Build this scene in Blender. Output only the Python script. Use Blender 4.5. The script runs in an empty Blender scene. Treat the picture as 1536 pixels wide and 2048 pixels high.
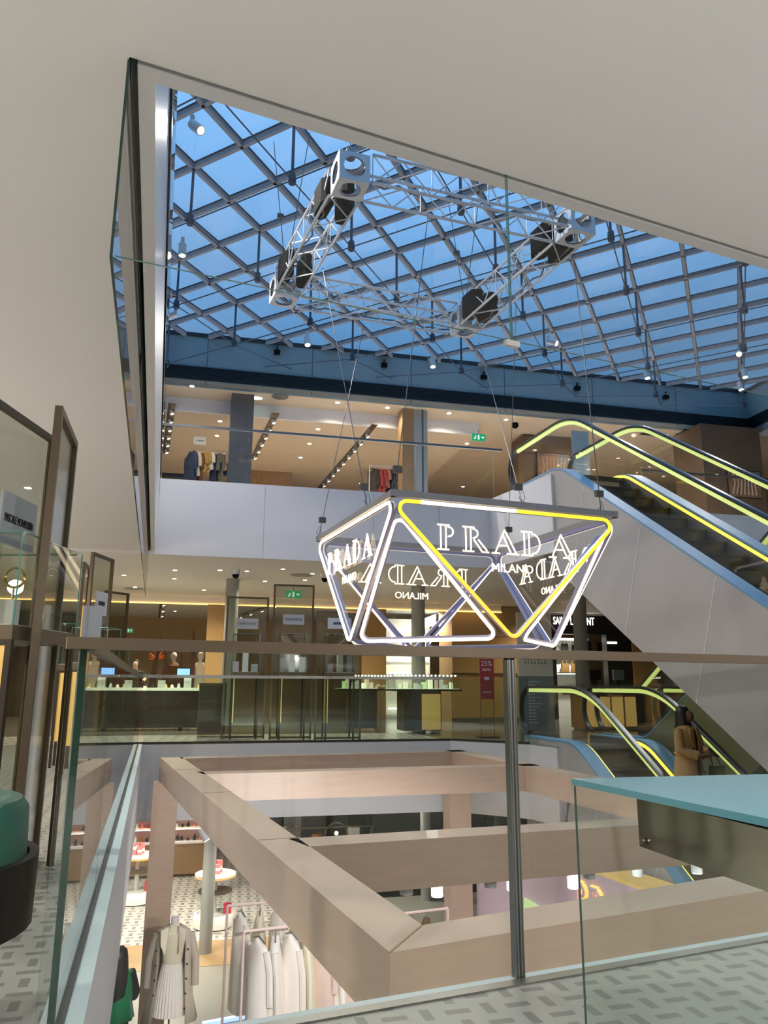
import bpy, bmesh, math, random
from math import sin, cos, radians as R, pi, sqrt, floor, atan2
from mathutils import Vector as V, Matrix
random.seed(7)
scn = bpy.context.scene
COL = scn.collection
# ------------------------------------------------------------------ camera calibration
FPX, CX, CY, EYE = 1540., 768., 1024., .965
RW = Matrix(((0.9999890, -0.0046893, 0.0), (-0.0010323, -0.2201333, -0.9754693), (0.0045742, 0.9754585, -0.2201357)))
CAM = V((0, 0, EYE))
def ray(px, py): return RW @ V(((px-CX)/FPX, -(py-CY)/FPX, -1))
def P(px, py, z):
    r = ray(px, py); return CAM + r*((z-EYE)/r.z)
class Frame:
    def __init__(s, o, a):
        s.o = V((o[0], o[1])); s.a = a; s.u = V((cos(a), sin(a))); s.n = V((-sin(a), cos(a)))
    def pt(s, u, d, z=0):
        q = s.o + s.u*u + s.n*d; return V((q.x, q.y, z))
    def px(s, x, y, d=0):            # pixel on the vertical plane at offset d -> (u, z)
        o = s.o + s.n*d; r = ray(x, y); r2 = V((r.x, r.y)); t = (o-V((0, 0))).dot(s.n)/r2.dot(s.n)
        p = CAM + r*t; return (V((p.x, p.y))-o).dot(s.u), p.z
    def loc(s, p):
        q = V((p[0], p[1]))-s.o; return q.dot(s.u), q.dot(s.n)
FA = R(13.3); NA = R(23.9); LA = R(106.15)
FF = Frame((-4.1, 13.35), FA)      # far facade: u right, d away
FN = Frame((-.96, 2.43), NA)       # near railing: u right, d away
FL = Frame((-.96, 2.43), LA)       # left railing: u away, d left
ZL = -4.1                          # lower shop floor
# ------------------------------------------------------------------ materials
def lin(c):
    c = c/255.; return c/12.92 if c <= .04045 else ((c+.055)/1.055)**2.4
def L3(r, g, b): return (lin(r), lin(g), lin(b))
MATS = {}
LG = 2.9
def mat(name, rgb, rough=.5, metal=0., noise=0., nscale=6., emit=None, estr=0., coat=0., bump=0., stretch=None, spec=.5, sheen=0):
    m = bpy.data.materials.new(name); m.use_nodes = True; nt = m.node_tree; b = nt.nodes['Principled BSDF']
    c = (*L3(*rgb), 1)
    b.inputs['Base Color'].default_value = c; b.inputs['Roughness'].default_value = rough; b.inputs['Metallic'].default_value = metal
    b.inputs['Specular IOR Level'].default_value = spec
    if coat: b.inputs['Coat Weight'].default_value = coat
    if sheen: b.inputs['Sheen Weight'].default_value = sheen
    tc = nt.nodes.new('ShaderNodeTexCoord'); mp = nt.nodes.new('ShaderNodeMapping'); nz = nt.nodes.new('ShaderNodeTexNoise')
    nt.links.new(tc.outputs['Object'], mp.inputs[0]); nt.links.new(mp.outputs[0], nz.inputs['Vector'])
    if stretch: mp.inputs['Scale'].default_value = stretch
    nz.inputs['Scale'].default_value = nscale; nz.inputs['Detail'].default_value = 4
    k = noise if noise else .03
    mx = nt.nodes.new('ShaderNodeMix'); mx.data_type = 'RGBA'
    mx.inputs[6].default_value = tuple(x*(1-k) for x in c[:3])+(1,); mx.inputs[7].default_value = tuple(min(1, x*(1+k)) for x in c[:3])+(1,)
    nt.links.new(nz.outputs['Fac'], mx.inputs[0]); nt.links.new(mx.outputs[2], b.inputs['Base Color'])
    if bump:
        bp = nt.nodes.new('ShaderNodeBump'); bp.inputs['Strength'].default_value = bump; bp.inputs['Distance'].default_value = .01
        nt.links.new(nz.outputs['Fac'], bp.inputs['Height']); nt.links.new(bp.outputs[0], b.inputs['Normal'])
    if emit:
        b.inputs['Emission Color'].default_value = (*L3(*emit), 1); b.inputs['Emission Strength'].default_value = estr*.6
    MATS[name] = m; return m
def glass(name, tint, ior=1.5, rough=0., frost=0.):
    m = bpy.data.materials.new(name); m.use_nodes = True; nt = m.node_tree; nt.nodes.clear()
    o = nt.nodes.new('ShaderNodeOutputMaterial'); t = nt.nodes.new('ShaderNodeBsdfTransparent'); g = nt.nodes.new('ShaderNodeBsdfGlossy')
    f = nt.nodes.new('ShaderNodeFresnel'); mx = nt.nodes.new('ShaderNodeMixShader')
    nt.nodes.remove(f); lw = nt.nodes.new('ShaderNodeLayerWeight'); lw.inputs[0].default_value = .5; f0 = ((ior-1)/(ior+1))**2
    pw = nt.nodes.new('ShaderNodeMath'); pw.operation = 'POWER'; nt.links.new(lw.outputs['Facing'], pw.inputs[0]); pw.inputs[1].default_value = 5
    f = nt.nodes.new('ShaderNodeMath'); f.operation = 'MULTIPLY_ADD'; nt.links.new(pw.outputs[0], f.inputs[0]); f.inputs[1].default_value = 1-f0; f.inputs[2].default_value = f0
    t.inputs[0].default_value = (*tint, 1); g.inputs['Roughness'].default_value = rough
    nt.links.new(f.outputs[0], mx.inputs[0]); nt.links.new(t.outputs[0], mx.inputs[1]); nt.links.new(g.outputs[0], mx.inputs[2])
    out = mx
    if frost:
        d = nt.nodes.new('ShaderNodeBsdfTranslucent'); d.inputs[0].default_value = (.7, .8, .85, 1)
        m2 = nt.nodes.new('ShaderNodeMixShader'); m2.inputs[0].default_value = frost
        nt.links.new(mx.outputs[0], m2.inputs[1]); nt.links.new(d.outputs[0], m2.inputs[2]); out = m2
    nt.links.new(out.outputs[0], o.inputs[0]); MATS[name] = m; return m
def tilemat(name, base, dark, c=.115, ang=0., rough=.35):
    m = mat(name, base, rough, noise=.06, nscale=30); nt = m.node_tree; b = nt.nodes['Principled BSDF']
    def mt(op, a, b_=None):
        n = nt.nodes.new('ShaderNodeMath'); n.operation = op
        for i, x in enumerate((a, b_)):
            if x is None: continue
            if isinstance(x, (int, float)): n.inputs[i].default_value = x
            else: nt.links.new(x, n.inputs[i])
        return n.outputs[0]
    tc = nt.nodes.new('ShaderNodeTexCoord'); mp = nt.nodes.new('ShaderNodeMapping'); mp.inputs['Rotation'].default_value = (0, 0, ang)
    mp.inputs['Scale'].default_value = (1/c, 1/c, 1)
    nt.links.new(tc.outputs['Object'], mp.inputs[0]); sp = nt.nodes.new('ShaderNodeSeparateXYZ'); nt.links.new(mp.outputs[0], sp.inputs[0])
    x, y = sp.outputs[0], sp.outputs[1]
    fx = mt('ABSOLUTE', mt('SUBTRACT', mt('FRACT', x), .5)); fy = mt('ABSOLUTE', mt('SUBTRACT', mt('FRACT', y), .5))
    par = mt('GREATER_THAN', mt('FLOORED_MODULO', mt('ADD', mt('FLOOR', x), mt('FLOOR', y)), 2), .5)
    h = mt('MULTIPLY', mt('LESS_THAN', fx, .40), mt('LESS_THAN', fy, .16)); v = mt('MULTIPLY', mt('LESS_THAN', fx, .16), mt('LESS_THAN', fy, .40))
    msk = mt('ADD', mt('MULTIPLY', h, par), mt('MULTIPLY', v, mt('SUBTRACT', 1, par)))
    old = b.inputs['Base Color'].links[0].from_socket
    mx = nt.nodes.new('ShaderNodeMix'); mx.data_type = 'RGBA'; mx.inputs[7].default_value = (*L3(*dark), 1)
    nt.links.new(mt('MULTIPLY', msk, .85), mx.inputs[0]); nt.links.new(old, mx.inputs[6]); nt.links.new(mx.outputs[2], b.inputs['Base Color'])
    return m
mat('ceiling_white', (226, 224, 224), .75, noise=.015, nscale=1.5)
mat('fascia_white', (214, 213, 217), .45, noise=.02, nscale=2)
mat('fascia_grey', (168, 165, 165), .5, noise=.03)
mat('gap_dark', (38, 38, 36), .7); mat('bronze', (98, 86, 70), .42, .55, noise=.06); mat('bronze_dark', (58, 50, 40), .45, .4, noise=.08)
mat('steel', (150, 150, 148), .28, .9, noise=.04); mat('steel_dark', (72, 76, 78), .3, .85); mat('strip_pale', (190, 203, 205), .35)
mat('glass_edge', (22, 62, 54), .15, coat=.5, noise=.2, nscale=3); mat('glass_edge_light', (88, 150, 142), .15, coat=.5)
mat('wood_pale', (200, 170, 149), .38, noise=.09, nscale=3, stretch=(1, 1, 9), coat=.15)
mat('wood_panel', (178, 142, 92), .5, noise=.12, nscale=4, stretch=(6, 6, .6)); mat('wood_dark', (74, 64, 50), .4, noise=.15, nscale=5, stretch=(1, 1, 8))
mat('wood_mid', (150, 118, 80), .45, noise=.12, nscale=5); mat('shop_ceiling', (196, 178, 152), .8); mat('shop_floor', (120, 118, 108), .15, noise=.1)
mat('shop_wall', (176, 150, 116), .7, noise=.05); mat('shop_black', (28, 27, 25), .35); mat('shop_white', (228, 228, 222), .5)
mat('blue_panel', (118, 146, 158), .35, noise=.04, nscale=1.2); mat('vent_black', (22, 30, 36), .5)
mat('roof_bar', (150, 152, 160), .5, noise=.05); mat('roof_seal', (30, 36, 44), .6); mat('rod_grey', (70, 84, 100), .45, .3)
mat('truss_silver', (222, 222, 226), .4, .3); mat('black_plastic', (14, 15, 17), .85, spec=.15); mat('cable', (120, 120, 118), .4, .6); mat('clamp', (105, 100, 92), .45, .5)
mat('pillar_grey', (150, 152, 148), .5, noise=.04); mat('concrete', (98, 94, 92), .6, noise=.1, nscale=8)
mat('esc_clad', (172, 168, 163), .42, noise=.015, nscale=.8); mat('esc_clad_shaded', (118, 116, 92), .5, noise=.04); mat('esc_blue', (106, 150, 180), .6, noise=.04)  # the olive has the shade on the crossing escalator's cladding mixed into its colour
mat('rubber', (34, 36, 38), .35, noise=.1); mat('step_metal', (62, 62, 58), .4, .6, noise=.25, nscale=14, stretch=(1, 1, 1)); mat('newel_grey', (110, 110, 106), .35, .5)
mat('led_green', (214, 226, 150), .5, emit=(198, 214, 112), estr=.62); mat('led_yellow', (250, 220, 90), .4, emit=(255, 222, 70), estr=1.5)
mat('tube_white', (255, 236, 205), .4, emit=(255, 232, 190), estr=3.2); mat('tube_yellow', (250, 220, 60), .4, emit=(248, 212, 40), estr=1.25)
mat('tube_orange', (250, 175, 60), .4, emit=(255, 178, 62), estr=1.4); mat('tube_dim', (240, 226, 235), .4, emit=(250, 225, 215), estr=1.3)
mat('channel_lilac', (150, 150, 182), .35); mat('letter_tube', (255, 230, 200), .4, emit=(255, 226, 190), estr=2.2)
mat('sign_frame', (160, 156, 152), .4, .3)
mat('lamp_white', (255, 250, 240), .4, emit=(255, 244, 220), estr=14.); mat('lamp_warm', (255, 230, 180), .4, emit=(255, 226, 170), estr=9.)
mat('lamp_body', (210, 210, 212), .4, .2); mat('lamp_cyan', (200, 255, 240), .4, emit=(190, 255, 235), estr=6); mat('cove_warm', (255, 210, 130), .4, emit=(255, 196, 110), estr=2.2)
mat('shelf_light', (255, 255, 245), .4, emit=(255, 250, 235), estr=4.); mat('exit_green', (24, 130, 84), .4, emit=(20, 150, 90), estr=.6); mat('white_print', (235, 240, 238), .5, emit=(230, 240, 235), estr=.5)
mat('paper_white', (226, 228, 228), .6); mat('sign_plate', (196, 200, 208), .5); mat('ink', (26, 26, 26), .6); mat('ink_grey', (110, 108, 104), .6); mat('poster_red', (168, 52, 62), .5, noise=.08)
mat('board_cream', (206, 196, 176), .5); mat('board_grey', (120, 124, 122), .45); mat('screen_blue', (120, 170, 235), .3, emit=(110, 160, 235), estr=.9)
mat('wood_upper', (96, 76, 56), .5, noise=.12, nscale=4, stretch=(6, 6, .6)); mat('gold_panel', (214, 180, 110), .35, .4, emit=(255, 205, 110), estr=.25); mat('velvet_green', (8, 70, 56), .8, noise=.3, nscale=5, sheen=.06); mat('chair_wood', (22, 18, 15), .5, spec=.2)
mat('table_frost', (104, 158, 176), .22, noise=.03, coat=.3); mat('table_frost_edge', (80, 130, 142), .2); mat('apron_mirror', (150, 146, 132), .07, .95, noise=.1); mat('bolt', (120, 116, 108), .25, .9)
mat('pink_rack', (238, 208, 200), .4); mat('mannequin', (236, 230, 226), .4); mat('skin_brown', (92, 56, 40), .55); mat('skin_light', (206, 158, 138), .55); mat('hair_black', (18, 14, 14), .45, noise=.3, nscale=20, stretch=(6, 6, .5))
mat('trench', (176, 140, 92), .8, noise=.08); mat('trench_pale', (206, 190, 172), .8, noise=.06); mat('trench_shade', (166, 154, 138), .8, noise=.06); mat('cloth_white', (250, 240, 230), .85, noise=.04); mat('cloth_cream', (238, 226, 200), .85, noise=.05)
mat('cloth_pink', (232, 206, 196), .85, noise=.05); mat('cloth_tan', (196, 160, 130), .85, noise=.06); mat('cloth_brown', (120, 82, 48), .85, noise=.1); mat('cloth_black', (24, 24, 26), .85); mat('satin_green', (0, 122, 76), .35, noise=.3, nscale=9)
mat('denim', (58, 70, 92), .85, noise=.15, nscale=12); mat('denim_dark', (38, 48, 66), .85, noise=.15, nscale=12); mat('cloth_yellow', (196, 158, 66), .85, noise=.1); mat('cloth_rust', (120, 78, 56), .85, noise=.1); mat('cloth_olive', (118, 112, 92), .85, noise=.1)
mat('print_red', (150, 58, 46), .85, noise=.75, nscale=22); mat('print_dark', (58, 48, 38), .85, noise=.7, nscale=26); mat('print_rose', (166, 104, 92), .85, noise=.5, nscale=24)
mat('leather_tan', (150, 112, 66), .45); mat('leather_black', (22, 22, 22), .35); mat('lilac_wall', (226, 200, 214), .6, noise=.04, nscale=3, stretch=(8, 8, .3)); mat('pink_wall', (196, 150, 146), .6); mat('lime_board', (206, 232, 166), .5, emit=(200, 230, 160), estr=.35)
mat('floor_grey', (150, 148, 136), .35, noise=.06, nscale=20); mat('floor_wood', (166, 136, 96), .4, noise=.1, nscale=4); mat('gold_soffit', (228, 190, 120), .5, emit=(255, 200, 110), estr=.25)
mat('plinth_blue', (190, 205, 255), .4, emit=(150, 175, 255), estr=1.6); mat('box_pink', (236, 130, 130), .5); mat('box_red', (200, 40, 60), .5); mat('box_white', (240, 236, 230), .5); mat('bottle_amber', (170, 110, 50), .2); mat('bottle_dark', (36, 34, 40), .2)
mat('jewel_gold', (220, 180, 90), .15, 1.); mat('stone', (150, 146, 140), .6, noise=.5, nscale=40, bump=.8); mat('dark_glass', (40, 46, 42), .08, noise=.1)
mat('picture_art', (128, 92, 70), .5, noise=.85, nscale=5); mat('picture_art_blue', (96, 104, 110), .5, noise=.5, nscale=9); mat('letter_halo', (255, 190, 110), .4, emit=(255, 178, 90), estr=1.3); mat('sail_red', (84, 38, 24), .5)
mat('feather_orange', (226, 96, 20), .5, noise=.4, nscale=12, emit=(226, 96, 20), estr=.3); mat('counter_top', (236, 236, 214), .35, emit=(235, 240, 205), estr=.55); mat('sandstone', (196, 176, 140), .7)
tilemat('tile_near', (142, 144, 137), (98, 100, 97), .1, R(-16.15)); tilemat('tile_low', (196, 192, 182), (112, 110, 104), .22, R(-10), .3)
mat('tile_left', (150, 150, 140), .4)
glass('glass_clear', (.93, .96, .945)); glass('glass_green', (.86, .93, .90)); glass('glass_thin', (.985, .99, .985), 1.4); glass('glass_sheen', (.93, .95, .94), 1.6)
glass('glass_roof', (.90, .96, 1.), 1.3, .15); glass('mesh_glass', (.80, .82, .78), 1.45, .1)
# ------------------------------------------------------------------ mesh collector
class MB:
    def __init__(s): s.v = []; s.f = []; s.m = []; s.mats = []; s.cur = 0
    def use(s, name):
        if name not in s.mats: s.mats.append(name)
        s.cur = s.mats.index(name); return s
    def add(s, vs, fs):
        o = len(s.v); s.v += [tuple(v) for v in vs]
        for f in fs: s.f.append([i+o for i in f]); s.m.append(s.cur)
        return s
    def box(s, c, d, rz=0, M=None):
        x, y, z = d[0]/2, d[1]/2, d[2]/2
        vs = [V((a*x, b*y, e*z)) for e in (-1, 1) for b in (-1, 1) for a in (-1, 1)]
        m = M if M else Matrix.Rotation(rz, 3, 'Z')
        vs = [m@v+V(c) for v in vs]
        return s.add(vs, [(0, 2, 3, 1), (4, 5, 7, 6), (0, 1, 5, 4), (2, 6, 7, 3), (0, 4, 6, 2), (1, 3, 7, 5)])
    def b2(s, lo, hi): return s.box([(a+b)/2 for a, b in zip(lo, hi)], [abs(b-a) for a, b in zip(lo, hi)])
    def prism(s, pts, ext):      # polygon extruded by vector
        n = len(pts); e = V(ext); a = [V(p) for p in pts]; vs = a+[p+e for p in a]
        return s.add(vs, [list(range(n))[::-1], list(range(n, 2*n))]+[(i, (i+1) % n, n+(i+1) % n, n+i) for i in range(n)])
    def tube(s, p0, p1, r, n=8, r1=None, caps=True):
        p0, p1 = V(p0), V(p1); d = (p1-p0)
        if d.length < 1e-6: return s
        q = d.to_track_quat('Z', 'Y'); r1 = r if r1 is None else r1
        vs = [p0+q@V((r*cos(2*pi*i/n), r*sin(2*pi*i/n), 0)) for i in range(n)]+[p1+q@V((r1*cos(2*pi*i/n), r1*sin(2*pi*i/n), 0)) for i in range(n)]
        fs = [(i, (i+1) % n, n+(i+1) % n, n+i) for i in range(n)]
        if caps: fs += [list(range(n))[::-1], list(range(n, 2*n))]
        return s.add(vs, fs)
    def path(s, pts, r, n=6, closed=False, prof=None, up=None):    # swept tube or profile along a polyline
        pts = [V(p) for p in pts]; k = len(pts); rings = []
        prof = prof or [(r*cos(2*pi*i/n), r*sin(2*pi*i/n)) for i in range(n)]; n = len(prof)
        upv = V(up) if up else None; px = None
        for i in range(k):
            a = pts[i-1] if (i or closed) else pts[i]; b = pts[(i+1) % k] if (i < k-1 or closed) else pts[i]
            t = (b-a).normalized()
            if upv: x = t.cross(upv).normalized()
            else:
                ref = px if px is not None else (V((0, 0, 1)) if abs(t.z) < .9 else V((1, 0, 0))).cross(t)
                x = (ref-t*ref.dot(t)).normalized(); px = x
            y = x.cross(t)
            rings.append([pts[i]+x*p[0]+y*p[1] for p in prof])
        vs = [v for rg in rings for v in rg]; fs = []
        for i in range(k if closed else k-1):
            j = (i+1) % k
            for a in range(n): b = (a+1) % n; fs.append((i*n+a, i*n+b, j*n+b, j*n+a))
        if not closed: fs += [list(range(n)), [(k-1)*n+a for a in range(n)][::-1]]
        return s.add(vs, fs)
    def lathe(s, prof, c=(0, 0, 0), n=20, sx=1, sy=1, fold=0, nf=8, ph=0):
        vs = []; fs = []
        for j, (r, z) in enumerate(prof):
            for i in range(n):
                a = 2*pi*i/n; rr = r*(1+fold*(j/len(prof))*sin(nf*a+ph)) if fold else r
                vs.append((c[0]+rr*sx*cos(a), c[1]+rr*sy*sin(a), c[2]+z))
        for j in range(len(prof)-1):
            for i in range(n): k = (i+1) % n; fs.append((j*n+i, j*n+k, (j+1)*n+k, (j+1)*n+i))
        fs += [list(range(n))[::-1], [(len(prof)-1)*n+i for i in range(n)]]
        return s.add(vs, fs)
    def sphere(s, c, r, sx=1, sy=1, sz=1, n=12):
        return s.lathe([(max(1e-4, r*sin(pi*j/8)), -r*sz*cos(pi*j/8)) for j in range(9)], c, n, sx, sy)
    def build(s, name, material=None, parent=None, smooth=False, loc=None, rz=0):
        me = bpy.data.meshes.new(name); me.from_pydata(s.v, [], s.f)
        ms = s.mats or [material]
        for m in ms: me.materials.append(MATS[m])
        if s.mats: me.polygons.foreach_set('material_index', s.m)
        if smooth: me.polygons.foreach_set('use_smooth', [True]*len(me.polygons))
        bm = bmesh.new(); bm.from_mesh(me); bmesh.ops.recalc_face_normals(bm, faces=bm.faces); bm.to_mesh(me); bm.free()
        o = bpy.data.objects.new(name, me); COL.objects.link(o)
        if parent: o.parent = parent
        if loc is not None: o.location = loc
        o.rotation_euler.z = rz
        if smooth:
            try: me.set_sharp_from_angle(angle=R(40))
            except Exception: pass
        return o
def tag(o, label=None, cat=None, group=None, kind=None):
    if label: o['label'] = label
    if cat: o['category'] = cat
    if group: o['group'] = group
    if kind: o['kind'] = kind
    return o
def thing(name, label, cat, loc=(0, 0, 0), rz=0, group=None):
    o = bpy.data.objects.new(name, None); COL.objects.link(o); o.empty_display_size = .1
    o.location = loc; o.rotation_euler = (0, 0, rz); return tag(o, label, cat, group)
def st(name, mb, m, **k): return tag(mb.build(name, m, **k), kind='structure')
def copy_tree(o, parent=None):
    c = o.copy(); COL.objects.link(c); c.parent = parent
    for ch in list(o.children): copy_tree(ch, c)
    return c
def recolor(o, m):
    me = o.data.copy(); me.materials.clear(); me.materials.append(MATS[m]); o.data = me; return o
def text(body, size, m, parent, loc, rx=pi/2, rz=0, ext=.002, name='lettering', align='CENTER', sx=1., ry=0):
    cu = bpy.data.curves.new(name, 'FONT'); cu.body = body; cu.size = size; cu.extrude = ext; cu.align_x = align; cu.align_y = 'CENTER'; cu.resolution_u = 3
    tmp = bpy.data.objects.new('t', cu); COL.objects.link(tmp); dg = bpy.context.evaluated_depsgraph_get()
    me = bpy.data.meshes.new_from_object(tmp.evaluated_get(dg)); bpy.data.objects.remove(tmp); me.materials.clear(); me.materials.append(MATS[m])
    o = bpy.data.objects.new(name, me); COL.objects.link(o); o.parent = parent; o.location = loc; o.rotation_euler = (rx, ry, rz); o.scale = (sx, 1, 1); return o
def lamp(loc, w, color=(1, .88, .72), rad=.08):
    l = bpy.data.lights.new('fill_light', 'POINT'); l.energy = w*LG; l.color = color; l.shadow_soft_size = rad
    o = bpy.data.objects.new('fill_light', l); COL.objects.link(o); o.location = loc; return o
def spot(loc, w, color=(1, .85, .65), size=2.6, rad=.06, blend=.6, rot=(0, 0, 0)):
    l = bpy.data.lights.new('downlight_lamp', 'SPOT'); l.energy = w*LG; l.color = color; l.spot_size = size; l.spot_blend = blend; l.shadow_soft_size = rad
    o = bpy.data.objects.new('downlight_lamp', l); COL.objects.link(o); o.location = loc; o.rotation_euler = rot; return o
# ------------------------------------------------------------------ the setting
def w2(fr, u, d, z): return fr.pt(u, d, z)
def corner(dn, dl):           # meeting point of a line offset dn beyond the near railing and dl right of the left railing
    a = FN.o+FN.n*dn; b = FL.o-FL.n*dl
    det = FN.u.x*(-FL.u.y)+FL.u.x*FN.u.y; r = b-a
    t = (r.x*(-FL.u.y)+FL.u.x*r.y)/det; return a+FN.u*t
def fcross(dl):               # left line offset with the far facade
    b = FL.o-FL.n*dl; t = (FF.o-b).dot(FF.n)/FL.u.dot(FF.n); return b+FL.u*t
def poly(pts, z0, z1): return MB().prism([(p[0], p[1], z0) for p in pts], (0, 0, z1-z0))
def v2(*p): return V((p[0], p[1]))
def near_left(dn, dl):
    return [corner(dn, dl), FN.pt(13, dn), FN.pt(13, -9), v2(-13, -8), FF.pt(-9.6, 0), fcross(dl)]
nl = near_left(-.13, .11)
st('floor_slab', poly(nl, -1.22, -.012), 'fascia_white')
st('floor_cafe', poly(near_left(-.215, -.01), -.012, 0), 'tile_near')
def strip(fr, u0, u1, d0, d1, z0, z1, m, name, w=None):
    mb = MB().prism([fr.pt(u0, d0, z0), fr.pt(u1, d0, z0), fr.pt(u1, d1, z0), fr.pt(u0, d1, z0)], (0, 0, z1-z0)); return st(name, mb, m)
strip(FN, -.1, 13, -.215, -.17, -.012, .006, 'steel', 'trim_1')
strip(FN, -.1, 13, -.17, -.128, -.012, .003, 'strip_pale', 'trim_2')
strip(FL, -.1, 11.4, .01, -.018, -.012, .003, 'strip_pale', 'trim_3')
strip(FL, -.1, 11.4, -.054, -.112, -.012, .003, 'strip_pale', 'trim_4')
far0 = [FF.pt(-9.6, 0), FF.pt(5.47, 0), FL.pt(9.95, -6.5), FL.pt(9.2, -6.62), FL.pt(9.2, -22), FF.pt(24, 16), FF.pt(-9.6, 16)]
st('floor_slab', poly(far0, -1.22, -.012), 'fascia_white')
st('floor_shops', poly(far0, -.012, 0), 'shop_floor')
# tiles between railing and shops
st('floor_aisle', MB().prism([FF.pt(-9, .02, 0), FF.pt(5.4, .02, 0), FF.pt(5.4, 2.3, 0), FF.pt(-9, 2.3, 0)], (0, 0, .003)), 'tile_low')
# ceiling of our level = slab of the floor above
st('ceiling_cafe', poly(near_left(0, 0), 3.25, 4.55), 'ceiling_white')
def ring(fr, u0, u1, d0, d1, z0, z1, m, name): return strip(fr, u0, u1, d0, d1, z0, z1, m, name)
c0 = corner(.03, .03); c1 = corner(.095, .095)
st('trim_5', MB().prism([(c0.x, c0.y, 3.25), FN.pt(13, .03, 3.25), FN.pt(13, .095, 3.25), (c1.x, c1.y, 3.25)], (0, 0, 1.32)), 'fascia_white')
fa, fb = fcross(.03), fcross(.095)
st('trim_6', MB().prism([(c0.x, c0.y, 3.25), (c1.x, c1.y, 3.25), (fb.x, fb.y, 3.25), (fa.x, fa.y, 3.25)], (0, 0, 1.32)), 'fascia_white')
far1 = [FF.pt(-9.6, 0), FF.pt(6.35, 0), FL.pt(9.0, -6.62), FL.pt(9.0, -8.25), FF.pt(8.3, 0), FF.pt(26, 0), FF.pt(26, 18), FF.pt(-9.6, 18)]
st('ceiling_shops', poly(far1, 3.2, 4.57), 'ceiling_white')
st('wall_fascia', MB().prism([FF.pt(-.02, -.02, 3.2), FF.pt(6.55, -.02, 3.2), FF.pt(6.55, .0, 3.2), FF.pt(-.02, .0, 3.2)], (0, 0, 1.38)), 'fascia_white')
mb = MB()
for u in (1.95, 4.0, 5.3): mb.b2((u, -.024, 3.2), (u+.008, -.019, 4.57))
st('trim_7', mb, 'fascia_grey', loc=FF.pt(0, 0), rz=FA)
# upper floor: soffit, blue roof wall with louvre
st('ceiling_upper', MB().prism([FF.pt(-9.6, 3, 7.6), FF.pt(26, 3, 7.6), FF.pt(26, 18, 7.6), FF.pt(-9.6, 18, 7.6)], (0, 0, .1)), 'shop_ceiling')
st('ceiling_dropped', MB().prism([FF.pt(-9.6, 3.95, 7.28), FF.pt(7.6, 3.95, 7.28), FF.pt(7.6, 18, 7.28), FF.pt(-9.6, 18, 7.28)], (0, 0, .32)), 'shop_ceiling')
st('trim_8', MB().prism([FF.pt(-9.6, 3.9, 7.27), FF.pt(7.65, 3.9, 7.27), FF.pt(7.65, 3.95, 7.27), FF.pt(-9.6, 3.95, 7.27)], (0, 0, .33)), 'fascia_white')
ZR = 8.75
UR = 15.0
def roofwall(name, a, b):
    a, b = V((a[0], a[1], 0)), V((b[0], b[1], 0)); L = (b-a).length; an = atan2((b-a).y, (b-a).x)
    st(name, MB().b2((0, 0, 7.6), (L, .15, ZR+.12)), 'blue_panel', loc=a, rz=an)
    mb = MB()
    for k in range(9): mb.b2((0, -.03, 7.74+k*.034), (L, .0, 7.74+k*.034+.02))
    mb.b2((0, -.008, 7.72), (L, 0, 8.04)); st('trim_9', mb, 'vent_black', loc=a, rz=an)
    mb = MB().b2((0, -.03, ZR+.02), (L, 0, ZR+.11))
    x = 1.9
    while x < L: mb.b2((x, -.004, 7.6), (x+.012, 0, ZR)); x += 2.42
    st('trim_10', mb, 'roof_seal', loc=a, rz=an)
roofwall('wall_far_roof', FF.pt(-6, 3), FF.pt(UR, 3))
roofwall('wall_right_roof', FF.pt(UR, 3), FF.pt(UR, -19))
roofwall('wall_near_roof', FF.pt(UR, -17), FF.pt(-6, -17))
roofwall('wall_left_roof', FF.pt(-6, -17), FF.pt(-6, 3))
st('ceiling_upper', MB().prism([FF.pt(-16, -26, 7.6), FF.pt(-6, -26, 7.6), FF.pt(-6, 3, 7.6), FF.pt(-16, 3, 7.6)], (0, 0, .1)), 'ceiling_white')
st('ceiling_upper', MB().prism([FF.pt(-6, -26, 7.6), FF.pt(26, -26, 7.6), FF.pt(26, -17, 7.6), FF.pt(-6, -17, 7.6)], (0, 0, .1)), 'ceiling_white')
st('ceiling_upper', MB().prism([FF.pt(UR, -17, 7.6), FF.pt(26, -17, 7.6), FF.pt(26, 3, 7.6), FF.pt(UR, 3, 7.6)], (0, 0, .1)), 'ceiling_white')
# outer walls
for nm, a, b in (('wall_left', (-9.6, -24), (-9.6, 16.2)), ('wall_back', (-9.6, -24), (24, -24)), ('wall_right', (24, -24), (24, 18))):
    a, b = FF.pt(*a), FF.pt(*b); L = (b-a).length
    st(nm, MB().b2((0, -.1, ZL), (L, .1, 7.6)), 'shop_wall', loc=a, rz=atan2((b-a).y, (b-a).x))
for nm, z0, z1, d in (('wall_far_shops', 0, 3.2, 13.5), ('wall_far_upper', 4.57, 7.6, 12.), ('wall_far_lower', ZL, -1.22, 15.5)):
    st(nm, MB().b2((-9.6, d, z0), (24, d+.2, z1)), 'shop_wall', loc=FF.pt(0, 0), rz=FA)
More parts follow.
